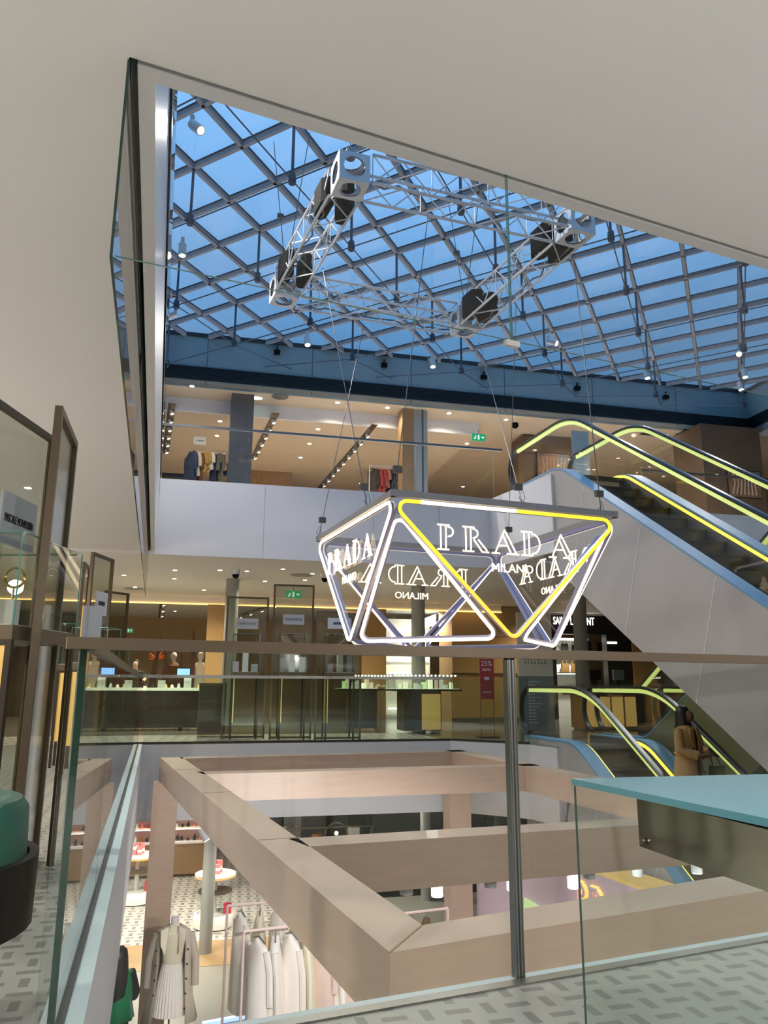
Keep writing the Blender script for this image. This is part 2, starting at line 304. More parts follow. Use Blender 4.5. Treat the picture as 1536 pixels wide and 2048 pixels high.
# lower shop floor and its floor patches
st('floor_lower', poly([FF.pt(-9.6, -24), FF.pt(24, -24), FF.pt(24, 16), FF.pt(-9.6, 16)], ZL-.1, ZL), 'floor_grey')
a = P(250, 1893, ZL); lt = FF.loc(a)[1]
st('floor_lower_tiles', poly([FF.pt(-9.5, lt), FF.pt(5.5, lt), FF.pt(5.5, 15), FF.pt(-9.5, 15)], ZL, ZL+.006), 'tile_low')
l2 = FF.loc(P(250, 1945, ZL))[1]
st('floor_lower_wood', poly([FF.pt(-9.5, l2), FF.pt(5.5, l2), FF.pt(5.5, lt), FF.pt(-9.5, lt)], ZL, ZL+.006), 'floor_wood')
# shop front behind the far aisle, level 0
D1 = 6.6
def fbox(name, x0, x1, d, m, z0, z1, th=.5, dd=None, kind='structure', label=None, cat=None):
    """box on the facade frame between pixel columns x0..x1 (measured at the horizon) at depth d"""
    u0 = FF.px(x0, 1360, d)[0]; u1 = FF.px(x1, 1360, d)[0]
    o = MB().b2((u0, 0, z0), (u1, th, z1)).build(name, m, loc=FF.pt(0, d), rz=FA)
    if kind: o['kind'] = kind
    else: tag(o, label, cat)
    return o
st('wall_shopfront', MB().b2((-9.6, 0, 3.02), (9.2, .3, 3.2)), 'ceiling_white', loc=FF.pt(0, D1), rz=FA)
st('trim_11', MB().b2((-9.6, -.03, 2.99), (9.2, .02, 3.02)), 'cove_warm', loc=FF.pt(0, D1), rz=FA)
tag(fbox('shop_pillar', 408, 445, D1-.1, 'wood_panel', 0, 3.0, .6, kind=None), 'yellow lit wooden pillar of the far shop between two mannequins and the glass cabinets', 'pillar')
tag(fbox('shop_pillar', 718, 772, D1-.1, 'wood_panel', 0, 3.0, .6, kind=None), 'tan wooden pillar of the far shop seen through the left side of the hanging sign', 'pillar')
bw = fbox('wood_wall', 905, 1046, D1+.2, 'wood_panel', 0, 3.2, 1.2, kind=None); tag(bw, 'wide wooden wall block behind the red poster stand', 'wall block')
mb = MB(); u0 = FF.px(905, 1360, D1+.2)[0]; u1 = FF.px(1046, 1360, D1+.2)[0]
mb.b2((u0-.02, -.03, 1.28), (u1, 0, 1.32)).b2((u0-.02, -.03, .0), (u1, 0, .12)); mb.build('rail', 'wood_dark', bw)
MB().b2((u0, -.02, 2.35), (u1, 0, 3.18)).build('grey_panel', 'shop_wall', bw)
wb = MB().b2((-7.6, 0, 0), (-2.6, .1, 3.15)).build('back_screen', 'wood_dark', loc=FF.pt(0, 12.2), rz=FA); tag(wb, 'dark back screen at the end of the warm shop behind the jewellery counter', 'screen')
fw = fbox('white_shop_screen', 770, 860, 9.5, 'shop_white', 0, 3.0, .1, kind=None); tag(fw, 'white back wall unit behind the display counters under the sign', 'wall unit')
def lightbar(u0, u1, d, z, lab, m='shelf_light', h=.03, tilt=0):
    mb = MB().b2((u0, 0, z-h/2), (u1, .04, z+h/2)); o = mb.build('light_bar', m, loc=FF.pt(0, d), rz=FA); tag(o, lab, 'light bar', 'light bars in the far shop'); return o
for (x0, x1, y) in ((778, 858, 1318), (778, 850, 1346), (776, 810, 1417), (885, 905, 1338)):
    a = FF.px(x0, y, 9.4); b = FF.px(x1, y, 9.4); lightbar(a[0], b[0], 9.36, a[1], 'thin white light bar on the shelving behind the far display counters')
# ceiling cove glow over that shop (slanted bright panel)
a, b, c, d = [FF.px(x, y, 9.0) for x, y in ((783, 1262), (872, 1228), (872, 1250), (783, 1275))]
o = MB().prism([(a[0], 0, a[1]), (b[0], 0, b[1]), (c[0], 0, c[1]), (d[0], 0, d[1])], (0, .06, 0)).build('ceiling_light', 'shelf_light', loc=FF.pt(0, 9.0), rz=FA)
tag(o, 'slanted bright ceiling light panel behind the left half of the sign', 'light panel')
# round grey columns, full height between floor and ceiling
def column(px, py, r, z0, z1, lab, ztest, m='pillar_grey'):
    p = P(px, py, ztest); o = MB().lathe([(r, z0), (r, z1)], n=24).build('round_column', m, smooth=True, loc=(p.x, p.y, 0)); tag(o, lab, 'column'); return o
column(466, 1158, .14, 0, 3.2, 'round grey column rising behind the leftmost glass cabinet', 3.2)
column(836, 1172, .155, 0, 3.2, 'round grey column seen through the middle of the hanging sign', 3.2)
column(1157, 1190, .17, 0, 3.2, 'round grey column in front of the black shop front', 3.2)
# interior ceiling slots with track lights, level 0 and level 1
def slot(x0, y0, x1, y1, z, lab, n=6, w=.16):
    z = z-.001
    a, b = P(x0, y0, z), P(x1, y1, z); an = atan2((b-a).y, (b-a).x); L = (b-a).length
    t = thing('light_track', lab, 'light track', (a.x, a.y, z), an, 'recessed light tracks')
    MB().b2((0, -w/2, -.014), (L, w/2, 0)).build('track', 'wood_dark', t)
    for k in range(n):
        x = L*(.12+.8*k/max(1, n-1)); h = MB().tube((x, 0, -.01), (x, -.03, -.09), .045).build('lamp_head', 'lamp_body', t)
        MB().tube((x, -.03, -.09), (x, -.034, -.1), .038).build('lamp_face', 'lamp_warm', h)
    return t
slot(344, 806, 331, 906, 7.28, 'dark recessed light track nearest the left edge of the upper ceiling', 6)
slot(552, 826, 506, 917, 7.28, 'dark recessed light track beside the dark upper column', 6)
slot(750, 848, 640, 975, 7.28, 'long dark recessed light track crossing the upper ceiling towards the coloured clothes', 9)
slot(327, 1196, 320, 1248, 3.2, 'dark light track in the ceiling of the warm shop behind the counter', 5)
slot(560, 1205, 474, 1232, 3.2, 'short light track behind the glass cabinets', 4)
# downlights
def down(x, y, z, lab, m='lamp_white', r=.05, w=0, col=(1, .86, .66), grp='ceiling downlights'):
    p = P(x, y, z); t = thing('downlight', lab, 'downlight', (p.x, p.y, z), 0, grp)
    MB().lathe([(r*1.35, -.006), (r*1.35, .0)], n=16).build('rim', 'lamp_body', t)
    MB().lathe([(r, -.009), (r, -.004)], n=16).build('lens', m, t)
    if w: spot((p.x, p.y, z-.03), w, col)
    return t
for k, (x, y, z) in enumerate([(384, 772, 7.6), (478, 838, 7.28), (440, 842, 7.28), (675, 805, 7.6), (775, 815, 7.6), (898, 826, 7.6), (636, 858, 7.28), (619, 887, 7.28), (601, 915, 7.28), (434, 871, 7.28), (934, 887, 7.28), (722, 967, 7.28),
                 (1012, 839, 7.6), (1169, 853, 7.6), (1257, 862, 7.6), (1332, 870, 7.6), (1418, 880, 7.6), (926, 973, 7.28), (1100, 905, 7.28)]):
    down(x, y, z, 'small round downlight in the ceiling of the upper floor', w=(16 if k in (3, 4, 5, 0, 13, 14, 16) else 26 if k in (7, 9, 10) else 0), grp='upper floor downlights')
p = P(503, 795, 7.6); o = MB().lathe([(.16, -.01), (.16, 0)], n=20, sx=1.6, sy=.6).build('ceiling_lamp', 'lamp_cyan', loc=p, rz=FA); tag(o, 'bright bluish oval lamp beside the dark upper column', 'lamp')
spot((p.x, p.y, 7.55), 12, (.6, 1, .95))
p = P(560, 793, 7.6); o = MB().lathe([(.2, -.008), (.2, 0)], n=20).build('ceiling_speaker', 'concrete', loc=p); tag(o, 'round grey speaker disc beside the bluish oval lamp', 'speaker')
p = P(1300, 868, 7.6); o = MB().box((0, 0, -.01), (.55, .14, .02)).build('air_vent', 'bronze_dark', loc=p, rz=FA); tag(o, 'dark slot air vent in the upper soffit on the right', 'vent')
for k, (x, y) in enumerate([(270, 1174), (248, 1150), (566, 1138), (440, 1140), (350, 1140), (349, 1157), (494, 1142), (530, 1162), (625, 1147), (350, 1222), (408, 1180), (610, 1160), (150, 1105), (56, 975), (1175, 1150)]):
    down(x, y, 3.2 if x > 200 else 3.25, 'small round downlight in the pale ceiling of the middle floor', w=(26 if k in (2, 5, 7, 10) else 0), grp='middle floor downlights', r=.04)
for x, y in ((268, 1174), (604, 1147)):
    p = P(x, y+3, 3.2); o = MB().lathe([(.24, -.008), (.24, 0)], n=24).build('ceiling_speaker', 'pillar_grey', loc=p)
    tag(o, 'round grey speaker disc in the middle floor ceiling %s' % ('at the far left' if x < 300 else 'above the glass cabinets'), 'speaker')
for x, y in ((472, 1142), (650, 1150)):
    p = P(x, y-3, 3.202); t = thing('dome_camera', 'white dome security camera hanging from the ceiling %s' % ('left of the glass cabinets' if x < 500 else 'just left of the hanging sign'), 'security camera', p)
    MB().lathe([(.09, -.1), (.1, -.06), (.1, 0)], n=16).build('housing', 'lamp_body', t, smooth=True); MB().sphere((0, 0, -.11), .07, n=12).build('dome', 'black_plastic', t, smooth=True)
p = P(1030, 846, 7.6); o = MB().sphere((0, 0, -.06), .09).build('dome_camera', 'black_plastic', loc=p, smooth=True); tag(o, 'black dome camera above the wide brown pillar of the upper floor', 'security camera')
# real lights of the shops that are out of view
for (u, d, w) in ((-4, 4, 60), (0, 4.3, 55), (4, 4.3, 50), (-3, 9.5, 60), (1, 9, 45), (7.5, 8, 60), (11, 6, 60), (-7, 1.8, 50)): spot(FF.pt(u, d, 3.15), w*1.1, (1, .84, .6))
for (u, d, w) in ((-3, 6, 70), (2, 7, 60), (6, 6, 60), (11, 6, 70), (11, 1.5, 50), (-4, 1, 40)): spot(FF.pt(u, d, 7.2), w*.45, (1, .78, .55), rad=.1)
for (x, y, w) in ((-4.5, 5.5, 90), (-4, 1, 90), (0, -1.2, 70), (3.5, 0, 80), (-6.5, 10, 80), (7, 3, 70), (-1.5, -4, 80), (4, -4, 60)): spot((x, y, 3.2), w*1.1, (1, .93, .86), rad=.12)
for (u, d, w) in ((-3.5, 1.5, 110), (0, 1.5, 90), (-4, 5, 110), (0.5, 5, 90), (-5.5, 8.5, 120), (3, 3, 80), (-2, 10, 90), (5.5, 6, 80)): spot(FF.pt(u, d, -1.26), w, (1, .9, .82), rad=.1)
# ------------------------------------------------------------------ glass roof
RO = V((-2.973, 10.468)); RI = V((.379, .839)); RJ = V((.834, -.496))
sky = thing('window_1', None, None, (0, 0, ZR)); sky['kind'] = 'structure'
rp = [FF.pt(-6, 3), FF.pt(UR, 3), FF.pt(UR, -17), FF.pt(-6, -17)]
MB().prism([(p.x, p.y, .1) for p in rp], (0, 0, .02)).build('glass_pane', 'glass_roof', sky)
def clip(p, d):
    """clip line p+t*d to the roof rectangle"""
    t0, t1 = -99, 99
    q = p-FF.o
    for ax, lo, hi in ((FF.u, -6, UR), (FF.n, -17, 3)):
        a, b = q.dot(ax), d.dot(ax)
        x, y = (lo-a)/b, (hi-a)/b
        t0 = max(t0, min(x, y)); t1 = min(t1, max(x, y))
    return t0, t1
for dirs, oth, rng in ((RI, RJ, range(-14, 20)), (RJ, RI, range(-22, 16))):
    for k in rng:
        p = RO+oth*k; t0, t1 = clip(p, dirs)
        if t1-t0 < .6: continue
        a, b = p+dirs*t0, p+dirs*t1; L = (b-a).length; an = atan2((b-a).y, (b-a).x)
        mb = MB().use('roof_bar').b2((0, -.03, 0), (L, .03, .09)).use('roof_seal').b2((0, -.042, .085), (L, .042, .1))
        mb.build('glazing_bar', None, sky, loc=(a.x, a.y, 0), rz=an)
SB = ZR-.92
def node(i, j): return RO+RI*i+RJ*j
def inroof(q, m=.4):
    u, d = FF.loc(q); return -6+m < u < UR-m and -14 < d < 3-m
srt = []
for i in range(-10, 18, 2):
    for j in range(-8, 18, 2):
        q = node(i, j)
        if inroof(q) and q.y > 6: srt.append((i, j))
strut = None
for (i, j) in srt:
    q = node(i, j)
    if strut is None:
        strut = MB().tube((0, 0, 0), (0, 0, -.86), .022).lathe([(.022, -.78), (.05, -.8), (.058, -.92), (.05, -.96), (.02, -.98)], n=10).build('strut', 'rod_grey', sky, loc=(q.x, q.y, 0), smooth=True)
    else:
        c = strut.copy(); COL.objects.link(c); c.parent = sky; c.location = (q.x, q.y, 0)
rods = 0
def rod(a, b):
    global rods
    rods += 1
    mb = MB().tube((0, 0, 0), (b[0]-a[0], b[1]-a[1], b[2]-a[2]), .011, 6)
    mb.build('tie_rod', 'rod_grey', sky, loc=(a[0], a[1], a[2]))
for (i, j) in srt:
    for (di, dj) in ((2, 0), (0, 2), (-2, 0), (0, -2)):
        a, b = node(i, j), node(i+di, j+dj)
        if (i+di, j+dj) in srt:
            if di+dj > 0: rod((a.x, a.y, -.9), (b.x, b.y, -.9))
        else:
            # run to an anchor on the far wall
            d = b-a; dd = (3-FF.loc(a)[1])/max(1e-6, d.dot(FF.n)) if d.dot(FF.n) > 0 else 9
            if dd <= 1.3:
                e = a+d*dd; rod((a.x, a.y, -.9), (e.x, e.y, -.55))
# black anchors along the far wall
t = None
for k, (x, y) in enumerate([(325, 676), (554, 705), (768, 731), (967, 755), (1154, 777), (1331, 795)]):
    u, z = FF.px(x, y, 2.95); mb = MB().box((0, 0, 0), (.14, .1, .09)).box((0, 0, .09), (.03, .03, .12))
    o = mb.build('rod_anchor', 'black_plastic', loc=FF.pt(u, 2.93, z), rz=FA); tag(o, 'small black cable anchor box on the blue wall under the glass roof', 'anchor', 'wall anchors under the glass roof')
# spotlights hanging under the struts
def spotlight(x, y, z, lab, tilt, az, m='lamp_white', w=0):
    w *= 2
    p = P(x, y, z); t = thing('spotlight', lab, 'spotlight', p, 0)
    d = V((cos(az)*sin(tilt), sin(az)*sin(tilt), -cos(tilt)))
    MB().tube((0, 0, .22), (0, 0, .1), .03).build('bracket', 'lamp_body', t)
    b = MB().tube(V((0, 0, .1)), V((0, 0, .1))+d*.2, .062, 14).build('lamp_head', 'lamp_body', t, smooth=True)
    MB().lathe([(.05, 0), (.055, .006)], n=14).build('lamp_face', m, b, loc=V((0, 0, .1))+d*.2).rotation_euler = (-d).to_track_quat('Z', 'Y').to_euler()
    if w: spot(V(p)+V((0, 0, .1))+d*.24, w, (1, .95, .88), 2.2, .05, rot=(-d).to_track_quat('Z', 'Y').to_euler())
for x, y, z, lab, ti, az, m, w in [(383, 262, 7.68, 'spotlight at the upper left corner of the glass roof, aimed right', .8, -.4, 'lamp_warm', 40), (364, 500, 7.68, 'spotlight under the left roof edge pointing straight down', .05, 0, 'lamp_white', 40),
    (350, 638, 7.68, 'unlit tilted spotlight at the far left under the glass roof', 1.0, 3.5, 'lamp_body', 0), (614, 684, 7.72, 'bright spotlight below the lower left truss corner', .3, -1.2, 'lamp_white', 40),
    (865, 727, 7.72, 'bright spotlight between the two right hanging cables of the sign', .2, -1.4, 'lamp_white', 40), (1097, 692, 7.7, 'yellowish tilted spotlight right of the truss corner', 1.1, -.6, 'lamp_warm', 0),
    (1293, 750, 7.7, 'brightest spotlight at the lower right of the glass roof', .2, -1.5, 'lamp_white', 50), (1478, 714, 7.7, 'dim spotlight, topmost of the three at the right roof corner', 1.0, -2., 'lamp_warm', 0),
    (1488, 748, 7.72, 'bright spotlight, middle one of the three at the right roof corner', .2, -1.6, 'lamp_white', 40), (1480, 773, 7.72, 'bright spotlight, lowest of the three at the right roof corner', .2, -1.6, 'lamp_white', 40)]:
    spotlight(x, y, z, lab, ti, az, m, w)
# ------------------------------------------------------------------ hanging glass smoke screens
def pane(fr, u0, u1, z0, z1, d=0, th=.012, m='glass_clear', edge='glass_edge', parent=None, name='glass_pane'):
    mb = MB(); a, b, c, e = fr.pt(u0, d-th/2, z0), fr.pt(u1, d-th/2, z0), fr.pt(u1, d+th/2, z0), fr.pt(u0, d+th/2, z0); h = V((0, 0, z1-z0))
    vs = [a, b, c, e, a+h, b+h, c+h, e+h]
    mb.use(m).add(vs, [(0, 1, 5, 4), (2, 3, 7, 6)]).use(edge).add(vs, [(1, 2, 6, 5), (3, 0, 4, 7), (4, 5, 6, 7), (0, 3, 2, 1)])
    return mb.build(name, None, parent)
g = thing('smoke_screen', 'clear glass smoke screen hanging from the ceiling edge parallel to the near railing', 'glass screen')
ju = FN.px(1012, 353, .0)[0]
pane(FN, .015, ju-.004, 2.43, 3.26, m='glass_thin', edge='glass_edge_light', parent=g, th=.01); pane(FN, ju+.004, ju+2.02, 2.43, 3.26, m='glass_thin', edge='glass_edge_light', parent=g, th=.01); pane(FN, ju+2.03, ju+6, 2.43, 3.26, m='glass_thin', edge='glass_edge_light', parent=g, th=.01)
MB().box(FN.pt(ju, 0, 2.415), (.07, .022, .025), NA).build('clip', 'lamp_body', g)
g = thing('smoke_screen', 'glass smoke screen with dark green edge hanging along the left ceiling edge', 'glass screen')
for k in range(4): pane(FL, .012+k*2.75, 2.75+k*2.75, 2.43, 3.26, m='glass_thin', edge='glass_edge', parent=g, th=.01)
# ------------------------------------------------------------------ railings
pu = FN.px(1018, 1330, -.15)[0]
g = thing('glass_railing', 'near glass railing with flat bronze handrail crossing in front of everything', 'railing')
def rail(fr, u0, u1, z0, z1, wd, m, parent, name='handrail', d=0):
    return MB().prism([fr.pt(u0, d-wd/2, z0), fr.pt(u1, d-wd/2, z0), fr.pt(u1, d+wd/2, z0), fr.pt(u0, d+wd/2, z0)], (0, 0, z1-z0)).build(name, m, parent)
pane(FN, -.02, pu-.012, .0, 1.07, -.15, .034, 'glass_clear', 'glass_edge', g); pane(FN, pu+.012, pu+2.4, .0, 1.07, -.15, .034, 'glass_clear', 'glass_edge', g); pane(FN, pu+2.42, pu+6, 0, 1.07, -.15, .034, 'glass_clear', 'glass_edge', g)
rail(FN, -.03, 11, 1.066, 1.1, .05, 'bronze', g, d=-.15)
for k in (0, 1): MB().box(FN.pt(pu+k*2.41, -.15, .53), (.006, .03, 1.06), NA).build('joint_post', 'gap_dark', g); [MB().box(FN.pt(pu+k*2.41+e_*.0105, -.15, .53), (.014, .03, 1.06), NA).build('joint_profile', 'steel', g) for e_ in (-1, 1)]
g = thing('glass_railing', 'left glass railing running away from the camera above a dark floor channel', 'railing')
for k, (a, b) in enumerate([(-.1, 1.42), (1.435, 4.1), (4.115, 6.8), (6.815, 9.5), (9.515, 11.3)]): pane(FL, a, b, 0, 1.07, -.036, .02, 'glass_clear', 'glass_edge', g)
rail(FL, -.02, 11.3, 1.066, 1.1, .05, 'bronze', g, d=-.036); rail(FL, 0, 11.3, -.01, .007, .046, 'gap_dark', g, 'channel', d=-.036)
g = thing('glass_railing', 'far glass railing with slim grey handrail in front of the jewellery counter', 'railing')
for k in range(4): pane(FF, .1+k*1.36, .1+k*1.36+1.35, 0, 1.08, .03, .02, 'glass_green', 'glass_edge', g)
rail(FF, -.05, 5.5, 1.08, 1.13, .045, 'steel', g, d=.03); rail(FF, -.05, 5.5, -.01, .03, .04, 'gap_dark', g, 'channel', d=.02)
g = thing('glass_railing', 'short glass railing between the far railing and the lower escalator', 'railing')
ta = FF.pt(5.5, .03); tb = FL.pt(9.95, -6.5); tf = Frame((ta.x, ta.y), atan2((tb-ta).y, (tb-ta).x)); TL = (tb-ta).length
pane(tf, .02, TL, 0, 1.1, .02, .02, 'glass_green', 'glass_edge', g); rail(tf, .02, TL, 0, .03, .03, 'gap_dark', g, 'channel', d=.02)
g = thing('glass_railing', 'upper floor glass railing with grey rail in front of the clothes racks', 'railing')
u0 = FF.px(320, 834, .03)[0]; u1 = FF.px(985, 900, .03)[0]
for k in range(4): pane(FF, u0+k*1.62, u0+k*1.62+1.61, 4.57, 5.6, .03, .02, 'glass_thin', 'glass_edge_light', g)
rail(FF, u0, u1+.2, 5.6, 5.64, .05, 'steel', g, d=.03)
g = thing('glass_railing', 'upper left glass railing seen edge on beside the white slab face', 'railing')
for k in range(5): pane(FL, .13+k*2.2, .13+k*2.2+2.19, 4.57, 5.62, -.1, .02, 'glass_clear', 'glass_edge_light', g)
rail(FL, .1, 11.2, 4.57, 4.6, .03, 'steel', g, 'channel', d=-.1)
# upper railing right of the escalator
g = thing('glass_railing', 'dark topped upper railing behind the right end of the upper escalator', 'railing')
u0, z0 = FF.px(1330, 925, .6); u1, z1 = FF.px(1536, 945, .6)
rail(FF, u0-.6, u1+4, 5.58, 5.63, .05, 'steel_dark', g, d=.6)
pane(FF, u0-.6, u1+4, 4.57, 5.58, .6, .02, 'glass_thin', 'glass_edge_light', g)
# ------------------------------------------------------------------ hanging sign
A = V((.09, 7.41)); B = V((2.56, 8.35)); u = B-A; n = V((-u.y, u.x)); S = u.length; cc = A+u/2+n/2; ZT, ZB = 2.8, 1.44
SG = atan2(u.y, u.x)
sign = thing('neon_sign', 'large glowing square neon sign of linked triangles hanging on cables in the atrium', 'neon sign', (cc.x, cc.y, 0), SG)
T = [V((-S/2, -S/2, ZT)), V((S/2, -S/2, ZT)), V((S/2, S/2, ZT)), V((-S/2, S/2, ZT))]
Bt = [V((0, -S/2, ZB)), V((S/2, 0, ZB)), V((0, S/2, ZB)), V((-S/2, 0, ZB))]
MBf = MB()
for i in range(4):
    a, b = T[i], T[(i+1) % 4]; c = (a+b)/2; MBf.box((c.x, c.y, ZT+.03), (S+.06, .05, .07), 0 if i % 2 == 0 else pi/2)
MBf.build('top_frame', 'sign_frame', sign)
def rounded(tri, inset, rr):
    c = sum(tri, V())/3; out = []
    pts = []
    nn = (tri[1]-tri[0]).cross(tri[2]-tri[0]).normalized()
    # inset triangle
    ins = []
    for i in range(3):
        a, b, d = tri[i-1], tri[i], tri[(i+1) % 3]
        e1 = (a-b).normalized(); e2 = (d-b).normalized(); h = (e1+e2).normalized(); s_ = sqrt((1-e1.dot(e2))/2)
        ins.append(b+h*(inset/s_))
    for i in range(3):
        a, b, d = ins[i-1], ins[i], ins[(i+1) % 3]
        e1 = (a-b).normalized(); e2 = (d-b).normalized(); half = math.acos(max(-1, min(1, e1.dot(e2))))/2
        L = rr/math.tan(half); h = (e1+e2).normalized(); cen = b+h*(rr/sin(half)); p0 = b+e1*L; p1 = b+e2*L
        v0 = p0-cen; v1 = p1-cen; ang = v0.angle(v1)
        for k in range(9):
            t_ = k/8; pts.append(cen+(v0*sin((1-t_)*ang)+v1*sin(t_*ang))/sin(ang))
    return pts
def loop(tri, name, m, inset=.045, rr=.1, r=.018, chan=True):
    pts = rounded(tri, inset, rr); mb = MB().path(pts, r, 8, closed=True)
    o = mb.build(name, m, sign, smooth=True)
    if chan:
        c = sum(tri, V())/3; nn = (tri[1]-tri[0]).cross(tri[2]-tri[0]).normalized()
        if nn.dot(V((c.x, c.y, 0))) < 0: nn = -nn
        MB().path([q-nn*.03 for q in pts], .02, 6, closed=True, prof=[(-.024, -.016), (.024, -.016), (.024, .016), (-.024, .016)]).build('tube_channel', 'channel_lilac', o)
    return o
inv = [[T[i]-(T[(i+1) % 4]-T[i]).normalized()*.13, T[(i+1) % 4]+(T[(i+1) % 4]-T[i]).normalized()*.13, Bt[i]-V((0, 0, .06))] for i in range(4)]
upr = [[Bt[i]-V((0, 0, .075)), Bt[(i+1) % 4]-V((0, 0, .075)), T[(i+1) % 4]] for i in range(4)]
for i in (1, 2, 3): loop(inv[i], 'neon_tube', 'tube_white' if i == 3 else 'tube_dim', .035, .08)
for i in (0, 1, 2, 3): loop(upr[i], 'neon_tube', 'tube_white' if i in (0, 3) else 'tube_dim', .085, .075)
# front loop in three colours
pts = rounded(inv[0], .035, .08)
def seg(sub, name, m): tag(MB().path(sub, .019, 8).build(name, m, sign, smooth=True), label={'tube_white': 'white glowing tube', 'tube_yellow': 'yellow glowing tube', 'tube_orange': 'orange glowing tube'}[m])
# order: corner T0 (0-8), corner T1 (9-17), corner B (18-26)
mid = pts[8].lerp(pts[9], .53); st1 = pts[8].lerp(pts[9], .06)
d1 = pts[26].lerp(pts[0], .45); d2 = pts[17].lerp(pts[18], .55)
seg([st1, mid], 'neon_tube_front', 'tube_white'); seg([mid]+pts[9:18]+[d2], 'neon_tube_front', 'tube_yellow'); seg([d2]+pts[18:27]+[d1], 'neon_tube_front', 'tube_orange'); seg([d1]+pts[0:9]+[st1], 'neon_tube_front', 'tube_yellow')
MB().path([q+V((0, .03, 0)) for q in pts], .02, 6, closed=True, prof=[(-.024, -.016), (.024, -.016), (.024, .016), (-.024, .016)]).build('tube_channel', 'channel_lilac', sign)
# clear panes carrying the letters
def arc(cx, cy, rx, ry, a0, a1, k=10): return [(cx+rx*cos(R(a0+(a1-a0)*i/k)), cy+ry*sin(R(a0+(a1-a0)*i/k))) for i in range(k+1)]
GL = {  # double-line serif capitals as open strokes, height 1
 'P': (.66, [[(.0, 0), (.36, 0)], [(.0, 1), (.38, 1)], [(.1, 0), (.1, 1)], [(.26, 0), (.26, 1)], [(.38, 1)]+arc(.38, .735, .26, .265, 90, -90)+[(.26, .47)], [(.33, .93)]+arc(.35, .735, .14, .195, 90, -90)+[(.33, .54)]]),
 'R': (.8, [[(.0, 0), (.36, 0)], [(.0, 1), (.38, 1)], [(.1, 0), (.1, 1)], [(.26, 0), (.26, 1)], [(.38, 1)]+arc(.38, .745, .25, .255, 90, -90)+[(.26, .49)], [(.33, .93)]+arc(.35, .745, .14, .185, 90, -90)+[(.33, .56)], [(.36, .49), (.62, 0), (.84, 0)], [(.5, .5), (.78, .06)]]),
 'A': (.86, [[(.0, 0), (.26, 0)], [(.5, 0), (.9, 0)], [(.11, 0), (.44, 1)], [(.44, 1), (.82, 0)], [(.37, .8), (.64, 0)], [(.22, .33), (.52, .33)]]),
 'D': (.8, [[(.0, 0), (.38, 0)], [(.0, 1), (.38, 1)], [(.1, 0), (.1, 1)], [(.26, 0), (.26, 1)], [(.38, 1)]+arc(.38, .5, .4, .5, 90, -90, 14)+[(.38, 0)], [(.36, .92)]+arc(.38, .5, .25, .42, 90, -90, 12)+[(.36, .08)]])}
HX = 1.42
def neon_word(fr_o, ux, parent, mname, zb, h, x0, r=.0085, sp=.13):
    o0 = V(fr_o); x = x0
    for ch in 'PRADA':
        w, ss = GL[ch]; mb = MB()
        for s_ in ss: mb.path([o0+V((0, 0, zb+q[1]*h))+ux*(x+q[0]*h*HX) for q in s_], r, 5)
        mb.build('neon_letter', mname, parent, smooth=True); x += (w+sp)*h*HX
def wordlen(h, sp=.13): return sum((GL[c][0]+sp)*h for c in 'PRADA')-sp*h
faces = []
for i in range(4):
    a, b = T[i], T[(i+1) % 4]; ux = (b-a).normalized(); nn = V((ux.y, -ux.x, 0)); c = (a+b)/2
    pn = MB().use('glass_thin'); tri = [q-nn*.02 for q in rounded(inv[i], .0, .05)]
    pn.add(tri, [list(range(len(tri)))]); pn.build('letter_pane', None, sign)
    h = .25; L = wordlen(h)*HX
    neon_word(V((c.x, c.y, 0))+nn*.012, ux, sign, 'letter_tube', ZT-.5, h, -L/2-.05)
    tx = text('MILANO', .125, 'letter_tube', sign, V((c.x, c.y, ZT-.655))+nn*.012, rx=pi/2, rz=atan2(ux.y, ux.x), ext=.004, sx=1.05)
